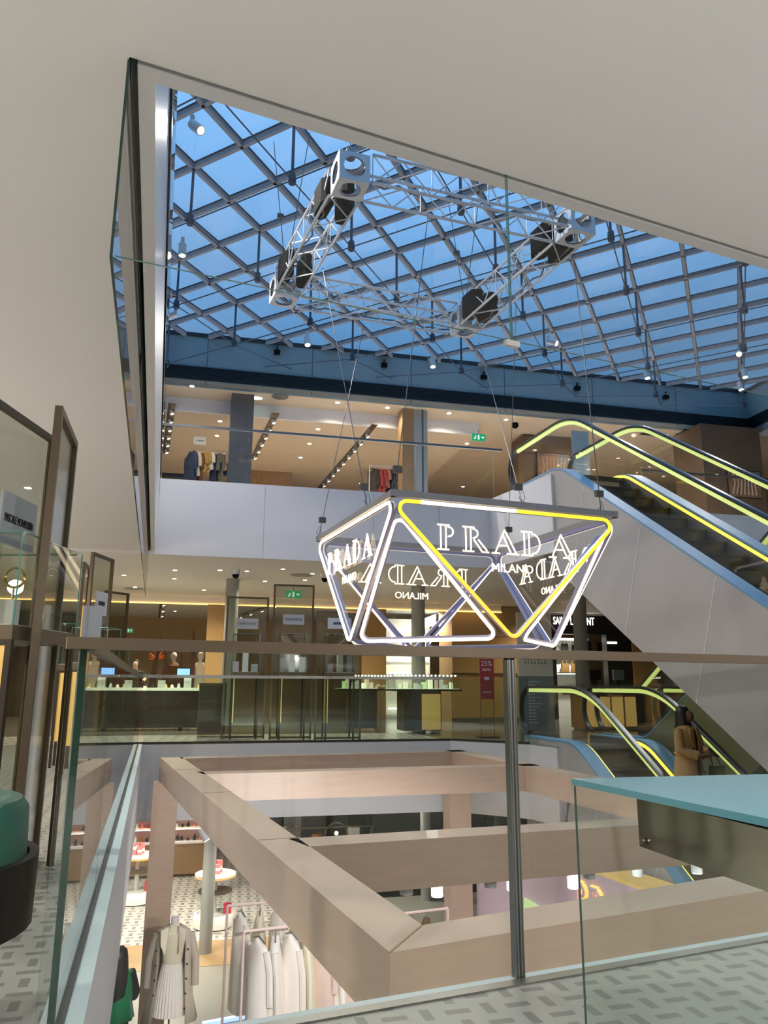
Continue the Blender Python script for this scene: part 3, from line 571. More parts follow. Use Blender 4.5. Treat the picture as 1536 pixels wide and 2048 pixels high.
# ------------------------------------------------------------------ lifting truss
ZQ = 6.15
tp = [P(700, 380, ZQ), P(1150, 478, ZQ), P(930, 665, ZQ), P(568, 603, ZQ)]
tc = sum(tp, V())/4
TA = [V((p.x-tc.x, p.y-tc.y)) for p in tp]
truss = thing('lighting_truss', 'square silver lattice truss with corner boxes hanging below the glass roof', 'truss', (tc.x, tc.y, ZQ))
Q = .17
for i in range(4):
    a, b = TA[i], TA[(i+1) % 4]; d = (b-a); L = d.length; ang = atan2(d.y, d.x)
    # corner block: open box plates with round cut-outs
    mb = MB(); hs = .17
    mb2 = MB()
    def plate(M_, off):
        seg_ = 16; vs = []; fs = []
        for k in range(seg_):
            t_ = 2*pi*k/seg_; cx_, sx_ = cos(t_), sin(t_); m_ = max(abs(cx_), abs(sx_))
            vs.append(M_@V((hs*cx_/m_, hs*sx_/m_, off))); vs.append(M_@V((.12*cx_, .12*sx_, off)))
        for k in range(seg_):
            l = (k+1) % seg_; fs.append((2*k, 2*l, 2*l+1, 2*k+1))
        mb2.add([v+V((a.x, a.y, hs)) for v in vs], fs)
    for M_ in (Matrix.Identity(3), Matrix.Rotation(pi/2, 3, 'X'), Matrix.Rotation(pi/2, 3, 'Y')):
        Mz = Matrix.Rotation(ang, 3, 'Z')@M_
        for off in (-hs, hs, -hs+.02, hs-.02): plate(Mz, off)
    cb = mb2.build('corner_block', 'truss_silver', truss)
    MB().tube((a.x, a.y, .38), (a.x, a.y, .5), .05, 10).build('eye', 'steel', cb)
    fr = Frame((a.x, a.y), ang); mb = MB(); s0, s1 = .2, L-.2
    ch = [(-Q, .02), (Q, .02), (Q, .36), (-Q, .36)]
    for (dd, z) in ch: mb.tube(fr.pt(s0, dd, z), fr.pt(s1, dd, z), .017, 6)
    nb = 7; st_ = (s1-s0)/nb
    for k in range(nb):
        x0, x1 = s0+k*st_, s0+(k+1)*st_
        for q in range(4):
            (da, za), (db, zb) = ch[q], ch[(q+1) % 4]
            if k % 2: mb.tube(fr.pt(x0, da, za), fr.pt(x1, db, zb), .008, 5, caps=False)
            else: mb.tube(fr.pt(x0, db, zb), fr.pt(x1, da, za), .008, 5, caps=False)
            if k % 2 == 0 and q % 2: mb.tube(fr.pt(x0, da, za), fr.pt(x0, db, zb), .006, 5, caps=False)
    mb.build('lattice_beam', 'truss_silver', truss, smooth=True)
    MB().path([fr.pt(s0+(s1-s0)*k/16, -.12+.03*sin(k*2.1), .05+.02*cos(k*3)) for k in range(17)], .012, 5).build('power_cable', 'cable', truss, smooth=True)
# black winches / speakers inside the two receding beams
for (i, f, lab) in ((3, .80, 'upper pair of black loudspeakers inside the left truss beam'), (3, .2, 'lower pair of black loudspeakers inside the left truss beam'), (1, .17, 'black loudspeaker inside the right truss beam near its upper corner'), (1, .83, 'black loudspeaker inside the right truss beam near its lower corner')):
    a, b = TA[i], TA[(i+1) % 4]; q = a.lerp(b, f); d = b-a; ang = atan2(d.y, d.x)
    t = thing('speaker_pair' if i == 3 else 'loudspeaker', lab, 'loudspeaker', (tc.x+q.x, tc.y+q.y, ZQ+.06), ang)
    for sg in (-1, 1):
        mb = MB(); w_ = .075 if i == 3 else .1
        pr = [(-.2, -w_*.5), (-.13, -w_), (.13, -w_), (.2, -w_*.5), (.2, w_*.5), (.13, w_), (-.13, w_), (-.2, w_*.5)]
        mb.prism([(x, y+sg*.125, 0) for x, y in pr], (0, 0, .3)); mb.build('cabinet', 'black_plastic', t)
        MB().b2((-.15, sg*.125-.004, .3), (.15, sg*.125+.004, .33)).build('handle', 'steel', t)
# cables: roof > truss and truss > sign
def cable(a, b, lab, grp, r=.006, clampf=None, hook=None, m='cable'):
    a, b = V(a), V(b); t = thing('steel_cable', lab, 'cable', b, 0, grp)
    MB().tube(V((0, 0, 0)), a-b, r, 6).build('wire', m, t)
    if clampf is not None:
        q = (a-b)*clampf; MB().box(q, (.09, .05, .07), .3).build('clamp', 'clamp', t)
    if hook: MB().path([V((0, 0, 0)), V((.03, 0, .05)), V((.01, 0, .14)), V((-.03, 0, .06)), V((0, 0, 0))], .005, 5).build('loop', 'cable', t)
    return t
def sg(x, y): v = Matrix.Rotation(SG, 3, 'Z')@V((x, y, 0)); return V((cc.x+v.x, cc.y+v.y, ZT+.06))
for i, (top, bot, lab) in enumerate([((856, 430), sg(-S/2+.03, -S/2+.03), 'steel cable holding the front left corner of the neon sign'), ((645, 535), sg(-S/2, -S/4+.1), 'left steel cable crossing the one to the front left sign corner'),
    ((728, 650), sg(-S/2, S/2), 'steel cable holding the far left corner of the neon sign'), ((958, 685), sg(.15, -S/2), 'steel cable ending above the middle of the front sign edge'), ((1148, 520), sg(S/2-.1, -S/2+.1), 'steel cable ending at the front right corner of the neon sign'),
    ((1032, 610), sg(S/2, S/2-.3), 'thin steel cable down to the far right corner of the neon sign')]):
    t = P(top[0], top[1], ZQ); cable(t, bot, lab, 'cables between truss and sign', .005 if i != 4 else .007, clampf=.07, hook=True)
for i in range(4):
    q = tp[i]; cable((q.x-.25, q.y+.1, ZR+.02), (q.x, q.y, ZQ+.5), 'steel cable from the glass roof to a truss corner', 'cables above the truss', .006, clampf=.4); cable((q.x+.3, q.y-.1, ZR+.02), (q.x+.02, q.y, ZQ+.5), 'steel cable from the glass roof to a truss corner', 'cables above the truss', .006)
# ------------------------------------------------------------------ escalators (local x away, y left, z up; origin on the left line frame)
def escalator(name_label, wl, wr, xa, za, xb, zb, side_m='esc_clad', bot=True, bx=None, hl=.85, top_len=1.6, bot_len=1.2, deck_m='esc_blue', seamk=3, under=1.5):
    """inclined from (xa, za) upper comb to (xb, zb) lower comb; wl/wr lateral offsets of the two balustrades"""
    dr = 1 if xb > xa else -1
    def path(off, ext=True, k=7, rr=1.0):
        # centre line of the deck: horizontal, curve, incline, curve, horizontal
        sl = atan2(za-zb, abs(xb-xa)); pts = []
        tl = rr*math.tan(sl/2)
        X0 = xa-dr*top_len; pts.append((X0, za))
        for i in range(k+1):
            f = i/k; t0 = V((xa-dr*tl, za)); t1 = V((xa, za)); t2 = V((xa+dr*tl*cos(sl), za-tl*sin(sl)))
            q = t0.lerp(t1, f).lerp(t1.lerp(t2, f), f); pts.append((q.x, q.y))
        for i in range(k+1):
            f = i/k; t0 = V((xb-dr*tl*cos(sl), zb+tl*sin(sl))); t1 = V((xb, zb)); t2 = V((xb+dr*tl, zb))
            q = t0.lerp(t1, f).lerp(t1.lerp(t2, f), f); pts.append((q.x, q.y))
        pts.append((xb+dr*bot_len, zb))
        # offset
        out = []
        for i, p in enumerate(pts):
            a = V(pts[max(0, i-1)]); b = V(pts[min(len(pts)-1, i+1)]); d = (b-a).normalized(); nn = V((-d.y, d.x))
            if nn.y < 0: nn = -nn
            out.append((p[0]+nn.x*off, p[1]+nn.y*off))
        return out
    E_ = thing('escalator', name_label, 'escalator', FL.pt(0, 0, 0), LA)
    yl, yr = -wl, -wr
    deck = path(.1); low = path(-under); hand = path(.1+hl)
    def ribbon(up_, dn_, y0, y1, name, m, parent=E_):
        mb = MB(); n_ = len(up_)
        vs = [(p[0], y0, p[1]) for p in up_]+[(p[0], y0, p[1]) for p in dn_]+[(p[0], y1, p[1]) for p in up_]+[(p[0], y1, p[1]) for p in dn_]
        fs = []
        for i in range(n_-1):
            fs += [(i, i+1, n_+i+1, n_+i), (2*n_+i, 3*n_+i, 3*n_+i+1, 2*n_+i+1), (i, 2*n_+i, 2*n_+i+1, i+1), (n_+i, n_+i+1, 3*n_+i+1, 3*n_+i)]
        fs += [(0, n_, 3*n_, 2*n_), (n_-1, 3*n_-1, 4*n_-1, 2*n_-1)]
        return mb.add(vs, fs).build(name, m, parent)
    sgn = 1 if wl < wr else -1
    for (y, o) in ((yl, 1), (yr, -1)):
        ribbon(deck, low, y+o*.12, y+o*.14, 'side_cladding', side_m)
        ribbon([(p[0], p[1]+.012) for p in deck], [(p[0], p[1]-.02) for p in deck], y-o*.1, y+o*.145, 'deck_cover', deck_m)
        ribbon(hand, deck, y-.006, y+.006, 'balustrade_glass', 'glass_thin')
        # handrail wraps round at both ends
        def wrap(pts, yy, off=0):
            a, b = V(pts[0]), V(pts[-1]); hh = hl*.5-.03
            d0 = -1 if pts[0][0] < pts[-1][0] else 1
            s_ = [(a.x+d0*sin(R(t_))*hh*.9, a.y-hh+hh*cos(R(t_))) for t_ in range(170, 0, -20)]
            e_ = [(b.x-d0*sin(R(t_))*hh*.9, b.y-hh+hh*cos(R(t_))) for t_ in range(10, 180, 20)]
            return [(p[0], yy, p[1]) for p in s_+list(pts)+e_]
        MB().path(wrap(hand, y), .03, prof=[(-.04, -.015), (.04, -.015), (.045, .01), (.03, .028), (-.03, .028), (-.045, .01)], up=(0, 1, 0)).build('handrail', 'rubber', E_, smooth=True) if False else None
        hp = wrap(hand, y); mb = MB(); k = len(hp); pr = [(-.042, -.012), (.042, -.012), (.046, .012), (.03, .03), (-.03, .03), (-.046, .012)]
        vs = []
        for i in range(k):
            a = V(hp[max(0, i-1)]); b = V(hp[min(k-1, i+1)]); d = (b-a).normalized(); nn = V((-d.z, 0, d.x))
            if i > 0 and nn.dot(prev) < 0: nn = -nn
            if i == 0 and True: nn = nn if nn.z < 0 else -nn
            prev = nn
            for (py, pz) in pr: vs.append(V(hp[i])+V((0, py, 0))+nn*pz)
        fs = [(i*6+a, i*6+(a+1) % 6, (i+1)*6+(a+1) % 6, (i+1)*6+a) for i in range(k-1) for a in range(6)]+[list(range(6)), [(k-1)*6+a for a in range(6)]]
        mb.add(vs, fs).build('handrail', 'rubber', E_, smooth=True)
        dd = [(p[0], p[1]-.018) for p in hand]
        ribbon(dd, [(p[0], p[1]-.065) for p in dd], y-.02, y+.02, 'handrail_light', 'led_green')
        sk = path(.0); ribbon([(p[0], p[1]+.1) for p in sk], [(p[0], p[1]-.2) for p in sk], y-o*.1, y-o*.125, 'skirt_panel', 'newel_grey')
        ribbon([(p[0], p[1]+.09) for p in sk[1:-1]], [(p[0], p[1]+.045) for p in sk[1:-1]], y-o*.127, y-o*.15, 'skirt_light', 'led_yellow')
    # underside
    mb = MB(); vs = [(p[0], yl+.13, p[1]) for p in low]+[(p[0], yr-.13, p[1]) for p in low]; n_ = len(low)
    mb.add(vs, [(i, i+1, n_+i+1, n_+i) for i in range(n_-1)]); mb.build('soffit', side_m, E_)
    # steps
    sl = (za-zb)/abs(xb-xa); run = .4; k = int(abs(xb-xa)/run); mb = MB()
    for i in range(k):
        x0 = xa+dr*i*run; z1 = za-(i+1.15)*run*sl
        mb.b2((x0, yr+.13, z1-.03), (x0+dr*(run+.02), yl-.13, z1)); mb.b2((x0+dr*run, yr+.13, z1-run*sl), (x0+dr*(run-.02), yl-.13, z1))
    mb.build('steps', 'step_metal', E_)
    mb = MB().b2((xa, yr+.13, za-.05), (xa-dr*top_len*.98, yl-.13, za-.005)).b2((xb, yr+.13, zb-.05), (xb+dr*bot_len*.98, yl-.13, zb-.005)); mb.build('landing_plate', 'step_metal', E_)
    # cladding seams
    for f in [.12+.2*i for i in range(seamk)]:
        mb = MB()
        x = xa+dr*abs(xb-xa)*f; z = za-(za-zb)*f
        mb.prism([(x, yl+.142, z+.08), (x+.01, yl+.142, z+.08), (x-dr*0+.01+dr*-.55, yl+.142, z-1.42), (x+dr*-.55, yl+.142, z-1.42)], (0, .002, 0)); mb.build('cladding_seam', 'paper_white', E_)
    return E_
SLP = .64
e1 = escalator('upper escalator with blue deck and large pale side panel rising to the top floor', 6.8, 8.1, 8.85, 4.57, 8.85-4.57/SLP, 0., top_len=1.75, bot_len=1.0)
e2 = escalator('escalator with side panel in shaded olive crossing behind, rising from the middle floor towards the camera', 8.55, 9.85, 9.35-4.57/SLP, 4.57, 9.35, 0., side_m='esc_clad_shaded', top_len=1.0, bot_len=1.4)
e3 = escalator('lower escalator descending from the middle floor to the bottom shop, with a woman riding it', 6.8, 8.1, 8.75, .0, 8.75+ZL/SLP, ZL, side_m='fascia_grey', top_len=1.7, bot_len=.6)
# ------------------------------------------------------------------ wooden portal frame in the atrium
ZP = -.15; HP = .34
def beamq(out0, out1, in1, in0, lab_part, parent, h=HP):
    mb = MB().prism([(p[0], p[1], ZP-h) for p in (out0, out1, in1, in0)], (0, 0, h)); return mb.build(lab_part, 'wood_pale', parent)
port = thing('wooden_portal', 'large pale pinkish wooden beam frame standing in the atrium below the near railing', 'wooden frame')
cNL = P(780, 1905, ZP); iNL = P(845, 1850, ZP); cFL = P(320, 1515, ZP); cNRd = (P(1536, 1780, ZP)-cNL).normalized(); iNRd = (P(1536, 1738, ZP)-iNL).normalized()
cNR = cNL+cNRd*6.2; iNR = iNL+iNRd*5.6
Ld = (cFL-cNL).normalized(); LL = (cFL-cNL).length; wv = V((Ld.y, -Ld.x, 0))*.33
cBR = P(920, 1500, ZP)
beamq(cNL, cFL, cFL+wv, iNL, 'side_beam', port)
beamq(cNL, cNR, iNR, iNL, 'front_beam', port)
def cross(pa, pb, x0, x1, wd, name='cross_beam', h=HP):
    """front edge given by two pixels"""
    a, b = P(*pa, ZP), P(*pb, ZP); d = (b-a).normalized(); n_ = V((-d.y, d.x, 0))
    # start on the side beam's inner edge
    def hit(p, q):  # intersection with line p + t q
        r = a-p; det = q.x*(-d.y)+d.x*q.y; t = (r.x*(-d.y)+d.x*r.y)/det; return p+q*t
    s = hit(iNL, Ld); s2 = s+n_*wd; k = s2-iNL
    e = s+d*x1; mb = MB().prism([(s.x, s.y, ZP-h), (e.x, e.y, ZP-h), (e.x+n_.x*wd, e.y+n_.y*wd, ZP-h), (s.x+n_.x*wd-.08, s.y+n_.y*wd, ZP-h)], (0, 0, h)); mb.build(name, 'wood_pale', port); return s, d, n_
s3, d3, n3 = cross((617, 1693), (1100, 1661.6), 0, 4.9, .3)
s2, d2, n2 = cross((420, 1548), (1060, 1532), 0, 4.75, .3)
wb_ = V((cBR.x-cFL.x, cBR.y-cFL.y, 0)).normalized(); nb_ = V((-wb_.y, wb_.x, 0))
beamq(cFL+wb_*.3-nb_*.3+V((0, 0, 0)), cBR-nb_*.3, cBR, cFL+wb_*.3, 'back_beam', port)
Rd = (P(1220, 1557, ZP)-cBR).normalized(); wr_ = V((-Rd.y, Rd.x, 0))*-.3
rE = cBR+Rd*8.6
beamq(cBR, rE, rE+wr_, cBR+wr_, 'side_beam', port)
def post(c, name='post', s=.34, ang=None, lab=None):
    ang = ang or FA
    o = MB().b2((-s/2, -s/2, ZL), (s/2, s/2, ZP-HP)).build(name, 'wood_pale', port, loc=(c.x, c.y, 0), rz=ang); return o
post(cFL+wb_*.1-nb_*.25, s=.36); post(cBR-nb_*.2-wb_*.17, s=.38); post(cNR-cNRd*.2+V((-.05, .15, 0))); post(cNL+V((.12, .25, 0)), s=.28) if False else None
# beam joints
mb = MB()
for f in (.27, .55, .8):
    q = cNL+Ld*LL*f; mb.box((q.x+wv.x/2, q.y+wv.y/2, ZP+.001), (.32, .008, .003), atan2(Ld.y, Ld.x)-pi/2)
q0 = cNL.lerp(iNL, .5); mb.box((q0.x, q0.y, ZP+.001), ((iNL-cNL).length, .008, .003), atan2((iNL-cNL).y, (iNL-cNL).x)); mb.build('beam_joint', 'wood_mid', port)
# tubular spotlights under the frame and under the fascia
def canlight(x, y, z, lab, m='lamp_white', tilt=(0, 0), grp=None):
    p = P(x, y, z); t = thing('can_spotlight', lab, 'spotlight', p, 0, grp); d = V((tilt[0], tilt[1], -1)).normalized()
    MB().tube(V((0, 0, .08)), V((0, 0, .08))+d*.2, .055, 14).build('housing', 'paper_white', t, smooth=True)
    MB().tube(V((0, 0, .08))+d*.2, V((0, 0, .08))+d*.206, .045, 14).build('lens', m, t)
for x, y, z, lab, m, ti in [(572, 1604, -1.0, 'lit white can light above the left half of the second cross beam gap', 'lamp_white', (0, 0)), (665, 1596, -1.0, 'unlit small can light left of the middle lit one under the white fascia', 'paper_white', (0, 0)), (750, 1590, -1.0, 'unlit can light just left of the middle lit one', 'paper_white', (0, 0)),
    (838, 1593, -1.0, 'lit white can light left of the pinkish wooden post', 'lamp_white', (0, 0)), (916, 1588, -1.0, 'tilted unlit can light in front of the pinkish wooden post', 'paper_white', (-.5, 0)), (994, 1584, -1.0, 'lit white can light right of the pinkish wooden post', 'lamp_white', (0, 0)),
    (1174, 1606, -.9, 'lit can light seen through the glass left of the steel bracket', 'lamp_white', (.5, 0)), (1240, 1618, -.9, 'unlit can light next to the bracket edge', 'paper_white', (.5, .3)),
    (874, 1763, -.75, 'white cylinder spotlight under the middle beam left of the lilac post', 'paper_white', (0, 0)), (1024, 1752, -.75, 'white cylinder spotlight beside the glass joint post', 'paper_white', (0, 0)), (1145, 1748, -.75, 'dim cylinder spotlight above the glowing wall letters', 'paper_white', (0, 0)),
    (1274, 1725, -.75, 'white cylinder spotlight below the bracket on the right', 'paper_white', (0, 0)), (1392, 1720, -.75, 'lit cylinder spotlight at the lower right above the escalator', 'lamp_white', (0, 0)), (200, 1678, -1.3, 'small warm spotlight left of the wooden post', 'lamp_warm', (0, .5)), (401, 1668, -1.3, 'small warm spotlight right of the wooden post near the make-up shelves', 'lamp_warm', (.6, 0))]:
    canlight(x, y, z, lab, m, ti)
# ------------------------------------------------------------------ added pendant-shaped fill lamps behind the camera, brightening the near ceiling
for i, (x, y) in enumerate([(-4.2, 1.0), (-.6, -1.8), (3.6, .4), (-5.2, 5.6), (-7, 9.5), (6.8, 2.4)]):
    t = thing('fill_lamp', 'added fill lamp behind the camera with dark cone shade', 'fill lamp', (x, y, 2.1), 0, 'added fill lamps')
    MB().lathe([(.16, .0), (.03, .16), (.02, .2)], n=20).build('shade', 'bronze_dark', t, smooth=True); MB().tube((0, 0, .2), (0, 0, 1.13), .006).build('cord', 'cable', t)
    lamp((x, y, 1.98), 24 if i in (1, 2, 5) else 18, (1, .94, .92) if i in (1, 2, 5) else (1, .9, .76))
# ------------------------------------------------------------------ glass jewellery cabinets ("towers")
def jewels(parent_loc, rz, items, lab, grp):
    pass
def cabinet(loc, rz, W, H, lab, brand, zb=1.18, zt=1.72, bw=None, sign_z=(1.86, 2.12), items=0, fr=.035, depth=.42):
    """tall framed glass panel across local x; glass vitrine on a band at mid height; legs to the floor"""
    t = thing('display_cabinet', lab, 'display cabinet', loc, rz)
    mb = MB(); mb.b2((-W/2, -fr/2, 0), (-W/2+fr, fr/2, H)).b2((W/2-fr, -fr/2, 0), (W/2, fr/2, H)).b2((-W/2+fr, -fr/2, H-fr), (W/2-fr, fr/2, H)).b2((-W/2+fr, -fr/2, .02), (W/2-fr, fr/2, .02+fr)); mb.build('panel_frame', 'bronze', t)
    MB().b2((-W/2+fr, -.004, .05), (W/2-fr, .004, H-fr)).build('panel_glass', 'mesh_glass', t)
    bw = bw or W*.62; d = depth
    b = MB().b2((-bw/2, -d/2, zb-.07), (bw/2, d/2, zb)).build('shelf_band', 'bronze', t)
    for a in (-1, 1):
        for c in (-1, 1): MB().b2((a*bw/2-a*.03, c*d/2-c*.03, 0), (a*bw/2, c*d/2, zb-.07)).build('leg', 'bronze_dark', t)
    mb = MB(); g = .006
    for vs in ([(-bw/2, -d/2), (bw/2, -d/2)], [(bw/2, -d/2), (bw/2, d/2)], [(bw/2, d/2), (-bw/2, d/2)], [(-bw/2, d/2), (-bw/2, -d/2)]):
        (x0, y0), (x1, y1) = vs; mb.use('glass_clear').add([(x0, y0, zb), (x1, y1, zb), (x1, y1, zt), (x0, y0, zt)], [(0, 1, 2, 3)])
        mb.use('glass_edge_light').b2((min(x0, x1)-g/2, min(y0, y1)-g/2, zt-.006), (max(x0, x1)+g/2, max(y0, y1)+g/2, zt)).b2((x0-g/2, y0-g/2, zb), (x0+g/2, y0+g/2, zt))
    mb.use('glass_clear').add([(-bw/2, -d/2, zt), (bw/2, -d/2, zt), (bw/2, d/2, zt), (-bw/2, d/2, zt)], [(0, 1, 2, 3)]); mb.build('glass_case', None, t)
    MB().b2((-bw/2+.02, -d/2+.02, zb-.02), (bw/2-.02, d/2-.02, zb+.006)).build('display_tray', 'shop_white', t)
    MB().b2((-bw/2+.03, -d/2+.02, .3), (-bw/2+.05, d/2-.02, zb-.1)).build('side_light', 'gold_panel', t)
    if brand:
        sw = min(W*.52, .46); o = MB().b2((-sw/2, -.032, sign_z[0]), (sw/2, -.018, sign_z[1])).build('name_plate', 'sign_plate', t)
        if brand[0] == '*':
            mb = MB(); n_ = int(brand[1:]); zc_ = (sign_z[0]+sign_z[1])/2
            for k in range(n_): mb.b2((-n_*.017+k*.034, -.035, zc_-.024), (-n_*.017+k*.034+.026, -.031, zc_+.024))
            mb.build('faint_print', 'ink', o); return t
        tx = text(brand, .085, 'ink', o, (0, -.034, (sign_z[0]+sign_z[1])/2), ext=.0015); wd = max(v.co.x for v in tx.data.vertices)-min(v.co.x for v in tx.data.vertices); s_ = min(1., sw*.8/wd); tx.scale = (s_, max(s_, .75), 1)
    return t
def at0(x, y): p = P(x, y, 0); return (p.x, p.y, 0)
a = P(83, 1729, 0)
cabinet((a.x-.19, a.y-.36, 0), R(88), .74, 2.45, 'nearest tall bronze framed glass cabinet at the left edge with a name plate', 'PASCALE MONVOISIN', zb=1.25, zt=1.72, bw=.72, sign_z=(1.7, 1.98), depth=.5)
b1 = V((-1.755, 3.95, 0)); b2 = V((-1.93, 4.62, 0)); m_ = (b1+b2)/2; 
t = thing('glass_screen_panel', 'tall narrow bronze framed glass panel standing behind the nearest cabinet', 'framed panel', (m_.x-.02, m_.y+.02, 0), R(104.6))
mb = MB(); W = .68; mb.b2((-W/2, -.02, 0), (-W/2+.04, .02, 2.45)).b2((W/2-.04, -.02, 0), (W/2, .02, 2.45)).b2((-W/2+.04, -.02, 2.41), (W/2-.04, .02, 2.45)).b2((-W/2+.04, -.02, .02), (W/2-.04, .02, .06)).build('panel_frame', 'bronze', t)
MB().b2((-W/2+.04, -.004, .06), (W/2-.04, .004, 2.41)).build('panel_glass', 'mesh_glass', t)
t = thing('pedestal_box', 'pale grey upright box standing beside the corner of the near handrail', 'pedestal', P(140, 1700, 0), R(20)); MB().b2((-.05, -.05, 0), (.07, .05, 1.45)).build('body', 'sign_plate', t); MB().b2((-.052, -.052, 1.2), (-.045, -.045, 1.45)).build('edge_light', 'gold_panel', t)
for q, W, H, lab, br in [((192, 1560), .66, 2.45, 'second cabinet along the left aisle with a small name plate, beyond the corner post', None), ((160, 1540), .66, 2.45, 'third bronze framed cabinet along the left aisle, overlapping the second one', None)]:
    pass
p1, p2 = P(186, 1104, 2.45), P(226, 1119, 2.45); m_ = (p1+p2)/2
cabinet((m_.x, m_.y, 0), atan2((p2-p1).y, (p2-p1).x), .56, 2.45, 'small looking cabinet with white name plate left of the far jewellery counter', '*5', zb=1.2, zt=1.6, sign_z=(1.75, 2.02))
p1, p2 = P(172, 1124, 2.45), P(182, 1135, 2.45); m_ = (p1+p2)/2
cabinet((m_.x-.02, m_.y, 0), atan2((p2-p1).y, (p2-p1).x), .5, 2.45, 'narrow edge-on cabinet left of the one with the small white name plate', None, zb=1.2, zt=1.7)
p1, p2 = P(229, 1184, 2.45), P(238, 1196, 2.3); m_ = P(234, 1190, 2.4)
cabinet((m_.x, m_.y, 0), R(60), .5, 2.45, 'farthest cabinet of the left aisle just left of the warm shop opening', None, zb=1.2, zt=1.6)
for (x0, x1, yb, yt, lab, br, zz) in [(441, 528, 1478, 1196, 'leftmost of the three glass cabinets behind the far railing', 'CELINE DAOUST', .62), (537, 622, 1479, 1170, 'middle and tallest of the three glass cabinets behind the far railing', 'MONSIEUR', .62), (627, 722, 1480, 1222, 'right one of the three glass cabinets, partly behind the neon sign', '*7', .6)]:
    pa, pb = P(x0, yb, 0), P(x1, yb, 0); m_ = (pa+pb)/2; dd = sqrt(m_.x**2+m_.y**2); W = (pb-pa).length
    H = EYE+dd*math.tan(math.atan(-(yt-CY)/FPX)+R(12.66))
    cabinet((m_.x, m_.y, 0), FA, W, H, lab, br, zb=1.2, zt=1.9, sign_z=(2.0, 2.2) if yt > 1180 else (2.08, 2.27), depth=.4)
# small objects inside the cabinets
def onthing(name, mbf, m, lab, cat, loc, grp=None, rz=0, smooth=False): return tag(mbf.build(name, m, loc=loc, rz=rz, smooth=smooth), lab, cat, grp)
q = P(50, 1262, 1.256)
onthing('jewel_stone', MB().sphere((0, 0, .03), .055, 1.2, .9, .7, 12), 'stone', 'sparkling dark stone cluster in the nearest glass case', 'stone', (a.x-.24, a.y-.5, 1.256), smooth=True)
onthing('jewel_stone', MB().sphere((0, 0, .03), .05, 1.2, .9, .7, 12), 'stone', 'smaller stone at the left edge inside the nearest glass case', 'stone', (a.x-.36, a.y-.5, 1.256), smooth=True)
onthing('necklace_stand', MB().b2((-.07, -.05, 0), (.07, .05, .16)), 'box_white', 'white block displaying jewellery in the nearest glass case', 'display block', (a.x-.22, a.y-.3, 1.256), rz=.1)
t = thing('gold_bracelet', 'large gold ring ornament on a stand in the nearest glass case', 'bracelet', (a.x-.2, a.y-.25, 1.416), .4)
MB().path([(.05*cos(2*pi*k/24), 0, .13+.055*sin(2*pi*k/24)) for k in range(24)], .008, 6, closed=True).build('ring', 'jewel_gold', t, smooth=True); MB().tube((0, 0, 0), (0, 0, .08), .006).build('stand', 'steel', t)
for k, x in enumerate((575, 600, 660, 690, 470, 490)):
    z0 = 1.206; p = P(x, 1350, z0) if False else None
random.seed(3)
for (x0, x1) in ((455, 512), (548, 610), (648, 706)):
    for k in range(3):
        xx = x0+(x1-x0)*(k+.5)/3; pp = P(xx, 1479, 0); hh = random.uniform(.12, .4)
        mb = MB().b2((-.05, -.04, 0), (.05, .04, hh)); onthing('display_block', mb, random.choice(['sign_plate', 'box_white', 'lilac_wall']), 'pale display block inside one of the three far glass cabinets', 'display block', (pp.x, pp.y+.02, 1.207), 'blocks in the far cabinets', FA+random.uniform(-.3, .3))
# ------------------------------------------------------------------ green chair at the lower left
def chair(loc, rz):
    t = thing('barrel_chair', 'dark green velvet barrel chair with dark curved wooden rail in the lower left corner', 'chair', loc, rz)
    mb = MB(); rr = [(.30, .40), (.335, .43), (.345, .6), (.34, .74), (.32, .77), (.29, .775), (.265, .76), (.255, .6), (.25, .45)]
    n_ = 22; vs = []; fs = []; k = len(rr)
    for i in range(n_+1):
        an = R(-15+210*i/n_)
        for (r_, z) in rr:
            drop = .0 if 2 < i < n_-2 else -.03
            vs.append((r_*cos(an), r_*sin(an), z+(drop if z > .5 else 0)))
    for i in range(n_):
        for j in range(k): l = (j+1) % k; fs.append((i*k+j, i*k+l, (i+1)*k+l, (i+1)*k+j))
    fs += [list(range(k)), [n_*k+j for j in range(k)]]
    mb.add(vs, fs).build('back_cushion', 'velvet_green', t, smooth=True)
    MB().lathe([(.02, .33), (.25, .33), (.27, .36), (.27, .42), (.24, .45), (.02, .46)], n=24).build('seat', 'velvet_green', t, smooth=True)
    mb = MB(); rr = [(.30, .24), (.37, .24), (.375, .5), (.35, .52)]; rr = [(.345, .39), (.375, .39), (.378, .60), (.352, .60)]; k = 4; vs = []; fs = []
    for i in range(n_+1):
        an = R(-25+230*i/n_)
        for (r_, z) in rr: vs.append((r_*cos(an), r_*sin(an), z))
    for i in range(n_):
        for j in range(k): l = (j+1) % k; fs.append((i*k+j, i*k+l, (i+1)*k+l, (i+1)*k+j))
    fs += [list(range(k)), [n_*k+j for j in range(k)]]; mb.add(vs, fs).build('rail', 'chair_wood', t, smooth=True)
    for an in (20, 160, 230, 310): MB().tube((.27*cos(R(an)), .27*sin(R(an)), .34), (.33*cos(R(an)), .33*sin(R(an)), 0), .02, 10, .012).build('leg', 'chair_wood', t, smooth=True)
    MB().lathe([(.3, .29), (.3, .33)], n=24).build('seat_frame', 'chair_wood', t)
    return t
ch_ = chair((-1.315, 2.185, 0), R(-20)); ch_.scale = (1, 1, .85)
